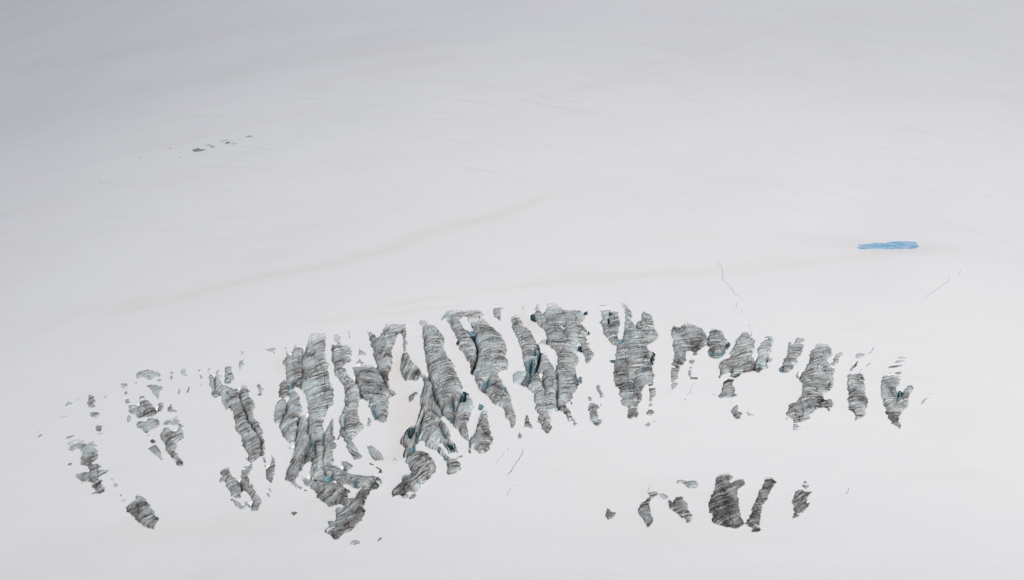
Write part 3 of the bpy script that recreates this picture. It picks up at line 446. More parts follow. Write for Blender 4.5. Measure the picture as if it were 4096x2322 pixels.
# thin cracks in the open snow: label | width in metres, darkness | line
CRACK = """
dark thin snow crack running down-left below the centre ribs|0.55,0.8|T4 1615,700 1610,770 1590,800 1550,870 1500,940 1460,1000 1420,1065
short faint snow crack left of the dark thin one|0.35,0.45|T4 1470,670 1430,740 1390,770 1320,850 1250,950
faint snow crack low in the open snow, below the dark thin one|0.35,0.4|T4 1500,1140 1440,1240 1415,1310
jagged blue-grey snow crack above the rounded ice block|0.6,0.22|T17 150,100 205,160 215,240 220,290 260,320 300,370 330,415 400,455 415,485
short broken snow crack just below the jagged one|0.5,0.25|T17 355,485 340,530 335,560
tiny blue snow crack between the jagged crack and the wing-shaped rib|0.45,0.6|T17 390,568 390,595
faint short snow crack right above the wing-shaped rib|0.4,0.35|T17 465,690 455,725
dotted slanting snow crack below the blue meltwater pond|0.5,0.28|T17 2330,250 2325,290 2250,350 2180,400 2120,430 2118,460
tiny snow crack up-right of the dotted slanting crack|0.35,0.35|T17 2440,190 2420,240
curved dark snow crack above the far-right forked rib|0.45,0.75|T8 675,175 660,210 640,235 605,270
short dark snow crack alone at the lower right|0.45,0.8|T14 2410,340 2400,380 2385,410 2350,455
thin crack hooked onto the top of the bent-arm face|0.35,0.7|T13 880,355 840,420 808,470
long crooked faint crack in the upper-left snow|0.4,0.22|T15 1640,305 1760,335 1840,355 1880,345 2060,370 2160,390 2290,425
uppermost long hairline crack in the upper centre snow|0.5,0.3|T18 515,75 640,95 840,120 1050,155 1200,185 1340,210
left darker short crack of the two between the long hairlines|0.55,0.4|T18 1010,243 1120,260 1200,275 1330,297
right darker short crack of the two between the long hairlines|0.55,0.4|T18 1400,315 1530,330 1665,343
lower long hairline crack in the upper centre snow|0.5,0.32|T18 845,295 1000,320 1140,350 1300,375 1460,415 1560,435 1720,462
hairline crack running close beneath the lower long one|0.4,0.25|T18 1150,370 1300,390 1450,412
hairline crack continuing right of the lower long one|0.45,0.28|T18 1870,490 2000,520 2110,545
faint hairline crack right of the uppermost long one|0.4,0.25|T18 1410,195 1600,215 1900,240
thin crack line down the snow below the hook-shaped ice chip|0.5,0.3|T6 1180,890 1150,950 1130,1010 1095,1040
"""
POND_LINE = "T16 345,530 400,470 370,440 440,420 600,405 700,400 850,378 960,385 1150,375 1250,350 1400,335 1600,330 1800,335 2000,350 2060,380 2110,375 2060,420 2100,480 2040,510 1980,535 1800,545 1550,550 1250,550 1000,540 650,545 430,555 410,530"
# windblown dust bands: half width in photo px, strength | line
BANDS = """
14,1.0|T0 2190,795 2080,830 1900,890 1780,925 1600,975 1480,1010 1350,1050 1150,1090
10,.7|T0 1500,1010 1250,1060 1050,1110 800,1170 600,1220 400,1260
14,.5|T0 900,1160 600,1200 300,1260 60,1345
12,.6|T0 3560,1010 3300,1045 3000,1080 2750,1095 2400,1105 2100,1120
9,.6|T0 3150,1040 2900,1075 2650,1100 2300,1130 1900,1170 1500,1230
8,.5|T0 1900,1215 1600,1250 1300,1285 1180,1270
10,.5|T0 3860,990 3600,1015 3300,1040
12,.45|T0 1180,60 1000,100 820,145 600,190 350,240 0,280
14,.4|T0 1700,190 1400,215 1150,260 800,330
12,.4|T0 1250,440 900,520 700,570 500,620
14,.45|T0 1800,230 1600,260 1400,300 1200,350
12,.25|T0 3400,60 3100,110 2850,220 2650,260 2200,300
12,.25|T0 3000,230 2800,265 2450,330 2100,400
40,.45|T0 1500,2080 1200,2060 900,2100 600,2130 300,2210 0,2260
60,.3|T0 2300,2080 2900,2120 3100,2100
35,.9|T0 1100,1480 1130,1470 1180,1480
45,1.0|T0 1610,1400 1590,1520 1640,1650 1600,1800 1570,1850
30,1.4|T0 1850,1380 1900,1450 1960,1560
25,1.1|T0 2080,1260 2120,1300 2130,1320
30,.4|T0 2690,1280 2660,1330
"""
# ------------------------------------------------------------------ materials
def new_mat(name):
    m = bpy.data.materials.new(name); m.use_nodes = True
    nt = m.node_tree; b = nt.nodes["Principled BSDF"]
    return m, nt, b

def nd(nt, t, **kw):
    n = nt.nodes.new(t)
    for k, v in kw.items():
        if k in n.inputs: n.inputs[k].default_value = v
        else: setattr(n, k, v)
    return n

def mth(nt, op, a, b=None, c=None, clamp=False):
    n = nt.nodes.new("ShaderNodeMath"); n.operation = op; n.use_clamp = clamp
    for i, v in enumerate((a, b, c)):
        if v is None: continue
        if isinstance(v, (int, float)): n.inputs[i].default_value = v
        else: nt.links.new(v, n.inputs[i])
    return n.outputs[0]

def mixc(nt, f, a, b):
    n = nt.nodes.new("ShaderNodeMix"); n.data_type = 'RGBA'
    for i, v in ((0, f), (6, a), (7, b)):
        if isinstance(v, (int, float)): n.inputs[i].default_value = v
        elif isinstance(v, tuple): n.inputs[i].default_value = (*v, 1)
        else: nt.links.new(v, n.inputs[i])
    return n.outputs[2]

def ntex(nt, vec, scale, detail=3, rough=0.55):
    n = nt.nodes.new("ShaderNodeTexNoise"); n.inputs["Scale"].default_value = scale
    n.inputs["Detail"].default_value = detail; n.inputs["Roughness"].default_value = rough
    nt.links.new(vec, n.inputs["Vector"]); return n.outputs["Fac"]

def mapv(nt, vec, sc=(1, 1, 1), rot=(0, 0, 0)):
    n = nt.nodes.new("ShaderNodeMapping"); n.inputs["Scale"].default_value = sc
    n.inputs["Rotation"].default_value = rot
    nt.links.new(vec, n.inputs["Vector"]); return n.outputs[0]

def rng(nt, v, a, b, c=0.0, d=1.0):
    n = nt.nodes.new("ShaderNodeMapRange"); n.interpolation_type = 'SMOOTHSTEP'
    nt.links.new(v, n.inputs[0])
    for i, q in enumerate((a, b, c, d)): n.inputs[i + 1].default_value = q
    return n.outputs[0]

SNOW = (0.80, 0.815, 0.825)

def snow_material(name="snow"):
    m, nt, b = new_mat(name)
    geo = nt.nodes.new("ShaderNodeNewGeometry"); pos = geo.outputs["Position"]
    at = nd(nt, "ShaderNodeAttribute", attribute_name="dust")
    streak = ntex(nt, mapv(nt, pos, (0.02, 0.16, 0.1), (0, 0, math.radians(-4))), 1.0, 6, 0.6)
    streak = rng(nt, streak, 0.50, 0.80)
    big = ntex(nt, mapv(nt, pos, (0.012, 0.02, 0.02)), 1.0, 4, 0.6)
    sx = nt.nodes.new("ShaderNodeSeparateXYZ"); nt.links.new(pos, sx.inputs[0])
    q = mth(nt, 'MULTIPLY_ADD', sx.outputs[0], 0.42, sx.outputs[1])
    cb = nt.nodes.new("ShaderNodeCombineXYZ")
    nt.links.new(mth(nt, 'MULTIPLY', sx.outputs[0], 0.014), cb.inputs[0]); nt.links.new(mth(nt, 'MULTIPLY', q, 0.22), cb.inputs[1])
    diag = rng(nt, ntex(nt, cb.outputs[0], 1.0, 5, 0.65), 0.52, 0.72)
    diag = mth(nt, 'MULTIPLY', diag, rng(nt, sx.outputs[1], 1190, 1290))
    pink = rng(nt, big, 0.52, 0.68)
    mott = ntex(nt, mapv(nt, pos, (0.35, 0.6, 0.6)), 1.0, 4, 0.7)
    c = mixc(nt, mth(nt, 'MULTIPLY', streak, 0.25), SNOW, (0.745, 0.755, 0.755))
    c = mixc(nt, mth(nt, 'MULTIPLY', diag, 0.5), c, (0.70, 0.72, 0.735))
    c = mixc(nt, mth(nt, 'MULTIPLY', pink, 0.45), c, (0.80, 0.785, 0.80))
    dust = mth(nt, 'MULTIPLY', at.outputs["Fac"], mth(nt, 'MULTIPLY_ADD', mott, 0.9, 0.55), clamp=True)
    c = mixc(nt, dust, c, (0.70, 0.655, 0.60))
    g = ntex(nt, pos, 2.2, 3, 0.7)
    c = mixc(nt, rng(nt, g, 0.35, 0.75), c, mixc(nt, 0.96, (0.5, 0.5, 0.5), c))
    nt.links.new(c, b.inputs["Base Color"])
    b.inputs["Roughness"].default_value = 0.75
    b.inputs["Specular IOR Level"].default_value = 0.15
    h1 = ntex(nt, mapv(nt, pos, (0.16, 0.35, 0.3), (0, 0, math.radians(8))), 1.0, 5, 0.7)
    h2 = ntex(nt, pos, 1.1, 4, 0.7)
    hh = mth(nt, 'MULTIPLY_ADD', h2, 0.9, h1)
    bp = nt.nodes.new("ShaderNodeBump"); bp.inputs["Strength"].default_value = 0.7; bp.inputs["Distance"].default_value = 0.15
    nt.links.new(hh, bp.inputs["Height"]); nt.links.new(bp.outputs[0], b.inputs["Normal"])
    return m

def ice_material():
    m, nt, b = new_mat("layered_ice")
    at = nd(nt, "ShaderNodeAttribute", attribute_name="ice")
    sep = nt.nodes.new("ShaderNodeSeparateColor"); nt.links.new(at.outputs["Color"], sep.inputs[0])
    lay = nd(nt, "ShaderNodeAttribute", attribute_name="lay").outputs["Vector"]
    n1 = ntex(nt, mapv(nt, lay, (0.055, 0.95, 1)), 1.0, 5, 0.65)
    n2 = ntex(nt, mapv(nt, lay, (0.13, 2.4, 1)), 1.0, 4, 0.7)
    n3 = ntex(nt, mapv(nt, lay, (0.9, 1.4, 1)), 1.0, 5, 0.75)
    n4 = ntex(nt, mapv(nt, lay, (0.05, 1.25, 1), (0.3, 0, 0)), 1.0, 3, 0.6)
    n5 = ntex(nt, mapv(nt, lay, (0.16, 0.8, 1), (0, 0.4, 0)), 1.0, 2, 0.5)
    l1 = rng(nt, mth(nt, 'ABSOLUTE', mth(nt, 'SUBTRACT', n4, 0.5)), 0.0, 0.035, 1, 0)
    l2 = rng(nt, mth(nt, 'ABSOLUTE', mth(nt, 'SUBTRACT', n5, 0.52)), 0.0, 0.03, 1, 0)
    soft = mth(nt, 'ADD', mth(nt, 'MULTIPLY_ADD', n1, 1.75, -0.96), mth(nt, 'MULTIPLY_ADD', n2, 1.25, -0.64))
    hard = mth(nt, 'ADD', mth(nt, 'MULTIPLY', l1, 0.48), mth(nt, 'MULTIPLY', l2, 0.40))
    lines = mth(nt, 'ADD', soft, hard)
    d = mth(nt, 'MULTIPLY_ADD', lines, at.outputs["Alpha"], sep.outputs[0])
    d = mth(nt, 'ADD', d, mth(nt, 'MULTIPLY_ADD', n3, 0.45, -0.225))
    r = nt.nodes.new("ShaderNodeValToRGB")
    d = mth(nt, 'MULTIPLY_ADD', d, 0.7692, 0.0769)          # ramp runs from -0.1 to 1.2
    nt.links.new(d, r.inputs[0])
    els = r.color_ramp.elements
    stops = [(-0.1, (0.60, 0.67, 0.69)), (0.12, (0.52, 0.565, 0.575)), (0.32, (0.41, 0.435, 0.438)), (0.52, (0.262, 0.266, 0.268)),
             (0.72, (0.150, 0.146, 0.143)), (0.92, (0.078, 0.073, 0.071)), (1.15, (0.028, 0.026, 0.026))]
    els[0].position = (stops[0][0] + 0.1) / 1.3; els[0].color = (*stops[0][1], 1)
    els[1].position = (stops[-1][0] + 0.1) / 1.3; els[1].color = (*stops[-1][1], 1)
    for p, cc in stops[1:-1]:
        e = els.new((p + 0.1) / 1.3); e.color = (*cc, 1)
    col = r.outputs[0]
    wv = ntex(nt, mapv(nt, lay, (0.08, 0.22, 1)), 1.0, 3, 0.6)
    tint = mixc(nt, rng(nt, wv, 0.4, 0.62), (0.97, 1.0, 1.015), (1.0, 0.975, 0.96))
    mm = nt.nodes.new('ShaderNodeMix'); mm.data_type = 'RGBA'; mm.blend_type = 'MULTIPLY'; mm.inputs[0].default_value = 1
    nt.links.new(col, mm.inputs[6]); nt.links.new(tint, mm.inputs[7]); col = mm.outputs[2]
    # clean blue ice showing where the ice is freshly broken
    col = mixc(nt, sep.outputs[2], col, (0.36, 0.45, 0.49))
    # drifted snow lying in streaks on the ledges
    veil = mth(nt, 'ADD', sep.outputs[1], mth(nt, 'MULTIPLY_ADD', n1, 1.6, -0.8))
    veil = mth(nt, 'ADD', veil, mth(nt, 'MULTIPLY_ADD', n2, 0.9, -0.45))
    v = rng(nt, veil, 0.35, 0.75)
    col = mixc(nt, v, col, SNOW)
    nt.links.new(col, b.inputs["Base Color"])
    b.inputs["Roughness"].default_value = 0.55
    b.inputs["Specular IOR Level"].default_value = 0.25
    hh = mth(nt, 'MULTIPLY_ADD', n2, 0.5, mth(nt, 'MULTIPLY', n1, 1.0))
    hh = mth(nt, 'MULTIPLY_ADD', n3, 0.5, hh)
    hh = mth(nt, 'MULTIPLY_ADD', hard, -0.5, hh)
    bp = nt.nodes.new("ShaderNodeBump"); bp.inputs["Strength"].default_value = 0.9; bp.inputs["Distance"].default_value = 0.55
    nt.links.new(hh, bp.inputs["Height"]); nt.links.new(bp.outputs[0], b.inputs["Normal"])
    return m

def blue_material(name, c1, c2):
    m, nt, b = new_mat(name)
    geo = nt.nodes.new("ShaderNodeNewGeometry")
    n = ntex(nt, mapv(nt, geo.outputs["Position"], (0.9, 0.9, 1.6)), 0.6, 5, 0.65)
    col = mixc(nt, rng(nt, n, 0.35, 0.68), c1, c2)
    nt.links.new(col, b.inputs["Base Color"])
    b.inputs["Roughness"].default_value = 0.45
    bp = nt.nodes.new("ShaderNodeBump"); bp.inputs["Strength"].default_value = 0.6; bp.inputs["Distance"].default_value = 0.4
    nt.links.new(n, bp.inputs["Height"]); nt.links.new(bp.outputs[0], b.inputs["Normal"])
    return m

def pond_material():
    m, nt, b = new_mat("meltwater_slush")
    geo = nt.nodes.new("ShaderNodeNewGeometry")
    p = geo.outputs["Position"]
    n = ntex(nt, mapv(nt, p, (0.15, 0.75, 1), (0, 0, math.radians(-10))), 1.0, 5, 0.6)
    col = mixc(nt, rng(nt, n, 0.40, 0.54), (0.15, 0.43, 0.64), (0.44, 0.62, 0.80))
    n2 = ntex(nt, mapv(nt, p, (0.3, 1.8, 1)), 1.0, 4, 0.6)
    col = mixc(nt, rng(nt, n2, 0.56, 0.72, 0, 0.35), col, (0.17, 0.42, 0.62))
    nt.links.new(col, b.inputs["Base Color"]); b.inputs["Roughness"].default_value = 0.45
    return m

M_SNOW = snow_material(); M_ICE = ice_material()
M_FACE = blue_material("blue_ice", (0.07, 0.19, 0.25), (0.24, 0.35, 0.39))
M_DEEP = blue_material("deep_blue_ice", (0.003, 0.024, 0.037), (0.013, 0.085, 0.115))
M_POND = pond_material()
def flat(name, c):
    m, nt, b = new_mat(name); b.inputs["Base Color"].default_value = (*c, 1); b.inputs["Roughness"].default_value = 0.7
    return m

def quads_mesh(name, V, F, mats, smooth_=True):
    me = bpy.data.meshes.new(name)
    F = np.asarray(F, np.int32); n = len(F)
    me.vertices.add(len(V)); me.vertices.foreach_set("co", np.asarray(V, np.float32).ravel())
    me.loops.add(n * 4); me.loops.foreach_set("vertex_index", F.ravel())
    me.polygons.add(n); me.polygons.foreach_set("loop_start", np.arange(n, dtype=np.int32) * 4)
    me.polygons.foreach_set("loop_total", np.full(n, 4, np.int32))
    me.update(calc_edges=True)
    me.polygons.foreach_set("use_smooth", np.full(n, smooth_))
    for m in mats: me.materials.append(m)
    return me

def grid_faces(keep):
    ny, nx = keep.shape
    idx = np.arange(ny * nx).reshape(ny, nx)
    k = keep[:-1, :-1] & keep[1:, :-1] & keep[:-1, 1:] & keep[1:, 1:]
    q = np.stack([idx[:-1, :-1], idx[:-1, 1:], idx[1:, 1:], idx[1:, :-1]], -1)[k]
    used = np.unique(q); rem = np.full(ny * nx, -1); rem[used] = np.arange(len(used))
    return rem[q], used

def put(name, me, loc=(0, 0, 0), parent=None, label=None, cat=None, group=None, kind=None):
    o = bpy.data.objects.new(name, me); o.location = loc
    scene.collection.objects.link(o)
    if parent is not None: o.parent = parent
    if label: o["label"] = label
    if cat: o["category"] = cat
    if group: o["group"] = group
    if kind: o["kind"] = kind
    return o

# ------------------------------------------------------------------ trace the outlines onto the land
_pc = parse(POND_LINE)
_c = land(np.array([_pc.mean(0)]))[0]
POND = (_c[0], _c[1], float(base0(_c[0], _c[1])))
pond_poly = land(_pc)

things = []
for ln in ICE.strip().splitlines():
    f = ln.split('|')
    tone, tilt, veil = [float(v) for v in f[3].split(',')]
    holes = [land(parse(h)) for h in f[5].split('/')] if len(f) > 5 else []
    img = parse(f[4])
    things.append(dict(name=f[0], label=f[1], cat=f[2], tone=tone, tilt=math.radians(tilt), veil=veil,
                       poly=land(img), holes=holes))
crevs = []
for ln in CREV.strip().splitlines():
    k, d, p = ln.split('|')
    q = land(parse(p)); w = 2 * area(q) / np.hypot(*(np.roll(q, 1, 0) - q).T).sum()
    crevs.append(dict(kind=k, depth=float(d), poly=q, dil=min(0.8 if k == 'deep' else 0.35, 0.4 * w)))

# ------------------------------------------------------------------ the snow slope: one sheet to the horizon
def axis(lo, hi, step, far_lo, far_hi, grow=1.12, cap=400.0):
    mid = list(np.arange(lo, hi, step)); s = step; a = []; x = lo
    while x > far_lo: s = min(s * grow, cap); x -= s; a.append(x)
    b = []; s = step; x = mid[-1]
    while x < far_hi: s = min(s * (1.12 if x > 2100 or (x < 900 and s > 3.2) else 1.02), cap if (x > 2100 or x < 900) else 2.8); x += s; b.append(x)
    return np.array(a[::-1] + mid + b)
gx = axis(-262, 262, 0.7, -7000, 7000)
ylo = min(t['poly'][:, 1].min() for t in things) - 12
yhi = POND[1] + 25
gy = axis(ylo, yhi, 0.6, 150, 9000, 1.05)
print("slopes", [round(float(base(x, POND[1]) - base(x - 5, POND[1])) / 5, 3) for x in (-200, 0, 200)]); print("snow grid", len(gx), len(gy), "fine y", ylo, yhi, "pond", POND)
GXX, GYY = np.meshgrid(gx, gy)
FI = np.full(GXX.shape, -9.0)          # ice cover
FC = np.full(GXX.shape, -9.0)          # openings
def stamp(F, poly, m=3.0):
    i0, i1 = np.searchsorted(gx, [poly[:, 0].min() - m, poly[:, 0].max() + m])
    j0, j1 = np.searchsorted(gy, [poly[:, 1].min() - m, poly[:, 1].max() + m])
    if i1 <= i0 or j1 <= j0: return None
    d = sdist(GXX[j0:j1, i0:i1], GYY[j0:j1, i0:i1], poly)
    return (slice(j0, j1), slice(i0, i1)), d
for t in things:
    if t['poly'][:, 1].mean() > yhi: continue
    r = stamp(FI, t['poly'])
    if r:
        d = r[1]
        for h in t['holes']: d = np.minimum(d, -sdist(GXX[r[0]], GYY[r[0]], h))
        FI[r[0]] = np.maximum(FI[r[0]], d)
for c in crevs:
    r = stamp(FC, c['poly'])
    if r: FC[r[0]] = np.maximum(FC[r[0]], r[1] + c['dil'] - 0.05)
def shift_op(A, fn, n):
    for _ in range(n):
        B = A.copy()
        for dj, di in ((1, 0), (-1, 0), (0, 1), (0, -1)):
            B = fn(B, np.roll(np.roll(A, dj, 0), di, 1))
        A = B
    return A
occ = (FI > -0.35) | (FC > -0.1)
occ = shift_op(occ, np.logical_or, 1)
occ = shift_op(occ, np.logical_and, 4)
low = occ.astype(float)
for _ in range(1):
    low = (low + np.roll(low, 1, 0) + np.roll(low, -1, 0) + np.roll(low, 1, 1) + np.roll(low, -1, 1)) / 5
Z = base(GXX, GYY)
# drifts: snow banks slightly against the ice
near = np.clip(1 - np.abs(FI + 1.2) / 1.6, 0, 1)
Z = Z + 0.05 * near * (0.6 + 0.6 * noise(GXX / 5, GYY / 5, 22))
Z = Z - 11.0 * low - np.clip(FC * 5 + 1.8, 0, 13.0) * (FC > -0.02)
j0, j1 = np.searchsorted(gy, [pond_poly[:, 1].min() - 3, pond_poly[:, 1].max() + 3])
i0, i1 = np.searchsorted(gx, [pond_poly[:, 0].min() - 3, pond_poly[:, 0].max() + 3])
_sd = sdist(GXX[j0:j1, i0:i1], GYY[j0:j1, i0:i1], pond_poly)
Z[j0:j1, i0:i1] -= 0.5 * smooth(0.0, 1.2, _sd)
Z[j0:j1, i0:i1] += 0.0 * np.clip(1 - np.abs(_sd + 0.6) / 0.8, 0, 1)
dust = np.zeros(GXX.shape)
for ln in BANDS.strip().splitlines():
    pr, line = ln.split('|'); w, s = [float(v) for v in pr.split(',')]
    P = parse(line)
    A = land(P); # width on the ground, along the view
    up = land(P + np.array([0, -w])); dn = land(P + np.array([0, w]))
    hw = np.abs(up[:, 1] - dn[:, 1]) / 2
    if abs(P[0][0] - P[-1][0]) < abs(P[0][1] - P[-1][1]):      # bands that run downhill
        hw = np.abs(land(P + np.array([w, 0]))[:, 0] - land(P - np.array([w, 0]))[:, 0]) / 2
        o = np.argsort(A[:, 1]); c = np.interp(GYY, A[o, 1], A[o, 0]); ww = np.interp(GYY, A[o, 1], hw[o])
        dd = (GXX + 2.5 * noise(GXX / 14, GYY / 14, 41) - c) / ww
        endf = smooth(A[:, 1].min() - 10, A[:, 1].min() + 8, GYY) * (1 - smooth(A[:, 1].max() - 8, A[:, 1].max() + 10, GYY))
    else:
        o = np.argsort(A[:, 0]); c = np.interp(GXX, A[o, 0], A[o, 1]); ww = np.interp(GXX, A[o, 0], hw[o])
        dd = (GYY + ww * 0.9 * noise(GXX / 22, GYY / 18, 43) - c) / ww
        L = A[:, 0].max() - A[:, 0].min()
        endf = smooth(A[:, 0].min() - L * .12, A[:, 0].min() + L * .15, GXX) * (1 - smooth(A[:, 0].max() - L * .15, A[:, 0].max() + L * .12, GXX))
    br = np.clip(0.8 + 0.5 * noise(GXX / 40, GYY / 16, 44), 0.1, 1.3)
    dust = np.maximum(dust, 0.42 * min(s, 1.6) * np.exp(-(dd / 1.5) ** 2) * endf * br)
dust = dust + 0.10 * smooth(0.05, 0.6, fbm(GXX / 90, GYY / 30, 51, 4))
F, used = grid_faces(np.ones(GXX.shape, bool))
V = np.stack([GXX.ravel(), GYY.ravel(), Z.ravel()], 1)
me = quads_mesh("snow_slope", V, F, [M_SNOW])
a = me.attributes.new("dust", 'FLOAT', 'POINT'); a.data.foreach_set("value", dust.ravel().astype(np.float32))
put("ground", me, kind="structure")

# ------------------------------------------------------------------ the meltwater pond, level in its hollow
g = 0.35
xs = np.arange(pond_poly[:, 0].min() - 1, pond_poly[:, 0].max() + 1, g); ysq = np.arange(pond_poly[:, 1].min() - 1, pond_poly[:, 1].max() + 1, g)
X, Y = np.meshgrid(xs, ysq)
sd = sdist(X, Y, pond_poly) + 2.2 * noise(X * 0.09, Y * 1.3, 61) * smooth(5, 0, np.minimum(X - X.min(), X.max() - X)) + 0.25 * noise(X, Y, 62)
F, used = grid_faces(sd > -0.35)
zz = base(X, Y) + 0.07 + 0.03 * noise(X / 2, Y / 1, 63) - 0.35 * smooth(0.1, -0.4, sd)
me = quads_mesh("water", np.stack([X.ravel(), Y.ravel(), zz.ravel()], 1)[used], F, [M_POND])
put("water", me, kind="structure")

# ------------------------------------------------------------------ layered ice, one object per outcrop
def ridge(n, k):
    return np.clip(1 - np.abs(n) * k, 0, 1)

GROUPS = {'ice rib': 'long layered ice ribs of the icefall', 'ice chip': 'small ice chips showing through the snow',
          'ice patch': 'ice patches showing through the snow', 'ice flake': 'thin ice flakes stacked above the forked rib',
          'ice face': 'dark bare ice faces low on the slope', 'ice block': 'ice blocks among the ribs',
          'ice slab': 'smooth ice slabs below the left ribs', 'ice fin': 'upright ice fins on the snow',
          'ice lump': 'rounded ice lumps on the snow', 'ice sliver': 'thin ice slivers between snow tongues',
          'snow cornice': 'snow cornices over the blue crevasse'}
nv = 0
for ti, t in enumerate(things):
    P = t['poly']; far = P[:, 1].mean() > yhi
    ar = area(P); size = math.sqrt(ar)
    g = 0.26 if not far else 0.3
    if size < 4: g = 0.2
    m = 1.6
    xs = np.arange(P[:, 0].min() - m, P[:, 0].max() + m, g); ysq = np.arange(P[:, 1].min() - m, P[:, 1].max() + m, g * 1.15)
    X, Y = np.meshgrid(xs, ysq)
    W = (Y - P[:, 1].mean()) * 0.72                       # height up the slope as seen face on
    XX = X - P[:, 0].mean()
    f = sdist(X, Y, P)
    for h in t['holes']: f = np.minimum(f, -sdist(X, Y, h))
    hw = max(f.max(), 0.3)
    ct, st = math.cos(t['tilt']), math.sin(t['tilt'])
    e = np.clip(1 - f / max(1.5, 0.9 * hw), 0, 1)
    bend = 1.9 * noise(X / 24, Y / 24, 70) + 0.25 * noise(X / 9, Y / 9, 69) + 0.10 * noise(X / 5, Y / 5, 71)
    s = -XX * st + W * ct + 0.35 * (0 if t['name'] == 'ice_outcrop' else 1) * min(1, hw / 5) * e ** 2 + bend + ti * 13.7
    tt = XX * ct + W * st + ti * 7.3
    k = min(1.0, size / 14)
    top, bot = P[:, 1].max(), P[:, 1].min()
    u = np.clip((top - Y) / (top - bot + 1e-6), 0, 1)
    jit = (0.45 * noise(s * 0.7, tt * 0.05, 72) + 0.5 * noise(s * 1.7, tt * 0.10, 73) + 0.25 * noise(X * 0.9, Y * 0.9, 74)) * (0.3 + 0.7 * k)
    jit = jit * (1 + 1.0 * t['veil'])
    f = f + np.clip(jit, -0.22, 0.8) + 0.06 * min(1.0, hw / 1.5) * 0.9
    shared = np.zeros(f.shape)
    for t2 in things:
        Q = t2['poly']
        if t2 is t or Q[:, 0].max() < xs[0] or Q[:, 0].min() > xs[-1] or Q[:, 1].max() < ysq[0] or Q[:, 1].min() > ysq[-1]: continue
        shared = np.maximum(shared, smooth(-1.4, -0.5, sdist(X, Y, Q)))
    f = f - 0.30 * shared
    fo = np.full(f.shape, 9.0)
    for c in crevs:
        Q = c['poly']
        if Q[:, 0].max() < xs[0] or Q[:, 0].min() > xs[-1] or Q[:, 1].max() < ysq[0] or Q[:, 1].min() > ysq[-1]: continue
        dq = -sdist(X, Y, Q); fo = np.minimum(fo, dq); f = np.minimum(f, dq + 0.05)
    Hb = min(1.9, 0.34 * hw) * (1 - 0.6 * t['veil']) * (0.42 + 0.9 * math.exp(-((P[:, 0].mean() + 35) / 55.0) ** 2))
    Hb = Hb * (0.25 + 0.75 * smooth(0.0, 0.22, u)) * (0.5 + 0.5 * smooth(1.0, 0.85, u))
    fp = np.clip(f, 0, None)
    h = Hb * (1 - np.exp(-fp / (0.35 + 0.07 * hw)))
    g1 = smooth(0.35, 1.0, ridge(noise(s * 0.62, tt * 0.03, 75), 3.4))
    g2 = smooth(0.35, 1.0, ridge(noise(s * 1.35, tt * 0.06, 76), 3.0))
    g3 = smooth(0.4, 1.0, ridge(noise(tt * 0.16 + 0.25 * noise(s / 3, tt / 3, 78), s * 0.045, 77), 9.0))
    g4 = smooth(0.6, 1.0, ridge(noise(X / 4.5, Y / 7.0, 79), 7.0))
    ph = s * 0.95 + 0.7 * noise(s * 0.3, tt * 0.035, 80)
    saw = ph - np.floor(ph)
    con = np.clip(0.72 + 1.3 * fbm(X / 7 + 9, Y / 7, 87, 2), 0.1, 1.5)
    g1 = g1 * con; g2 = g2 * con
    inner = smooth(0.0, 0.9, f) * min(1, 0.35 + k)
    calm = 0.35 if 'slab' in t['name'] or 'cornice' in t['name'] or 'wall' in t['name'] else 1.0
    h = h + inner * calm * (0.28 * saw - 0.42 * g1 - 0.2 * g2 - 0.5 * g3 * k - 0.25 * g4 * k + 0.10) \
          + inner * (0.5 * noise(X / 7, Y / 7, 81) + 0.12 * noise(X / 2.0, Y / 2.0, 82)) * min(1, hw / 4)
    h = np.where(f < 0, 5.0 * f, np.maximum(h, 0.06 + 0.0 * f))
    keep = (f > (-0.85 if not far else -0.5)) & (fo > -0.3)
    F, used = grid_faces(keep)
    if len(F) == 0:
        print("EMPTY", t['label']); continue
    Zi = base(X, Y) + 0.05 + h
    # dirt with painted cleft shade, snow veil, blue
    patchy = -0.04 + 0.5 * fbm(s / 9 + 3, tt / 15, 83, 3) + 0.3 * fbm(X / 7, Y / 7, 88, 2)
    dirt_shade = -0.05 + 0.60 * t['tone'] + 0.30 * g1 * (0.4 + 0.6 * t['tone'] + 0.3) + 0.24 * g2 + 0.3 * g3 * k + 0.18 * g4 * k \
        + patchy + (0.22 * (u - 0.4) if size > 12 else 0)
    edge = smooth(1.6, 0.0, f)
    dirt_shade = dirt_shade + 0.25 * shared * smooth(0.9, -0.2, f)  # shade painted into the colour of clefts between neighbouring ribs
    dirt_shade = dirt_shade + 0.12 * edge * smooth(-0.1, 0.3, noise(s * 0.6, tt * 0.2, 84))
    veil = t['veil'] * (1.15 if size < 9 else 1.0) - 0.27 + 0.25 * edge * (0.4 + t['veil']) + 0.95 * smooth(0.15, 0.0, u) * min(1, size / 12) \
        + 0.3 * fbm(s * 0.25, tt * 0.04, 85, 2)
    blue = np.clip(0.65 * smooth(0.25, 0.62, fbm(X / 9 + ti, Y / 13, 86, 2)) * (0.8 - t['tone']), 0, 1)
    if t['tone'] < -0.05: blue = np.clip(blue + 0.25, 0, 1)
    loc = np.array([P[:, 0].mean(), P[:, 1].mean(), 0.0]); loc[2] = float(base(loc[0], loc[1]))
    V = np.stack([X.ravel(), Y.ravel(), Zi.ravel()], 1)[used] - loc
    me = quads_mesh(t['name'], V, F, [M_ICE]); nv += len(V)
    a = me.attributes.new("ice", 'FLOAT_COLOR', 'POINT')
    rgba = np.stack([dirt_shade.ravel(), veil.ravel(), blue.ravel(), con.ravel()], 1)[used]
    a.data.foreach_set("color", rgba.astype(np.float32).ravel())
    a = me.attributes.new("lay", 'FLOAT_VECTOR', 'POINT')
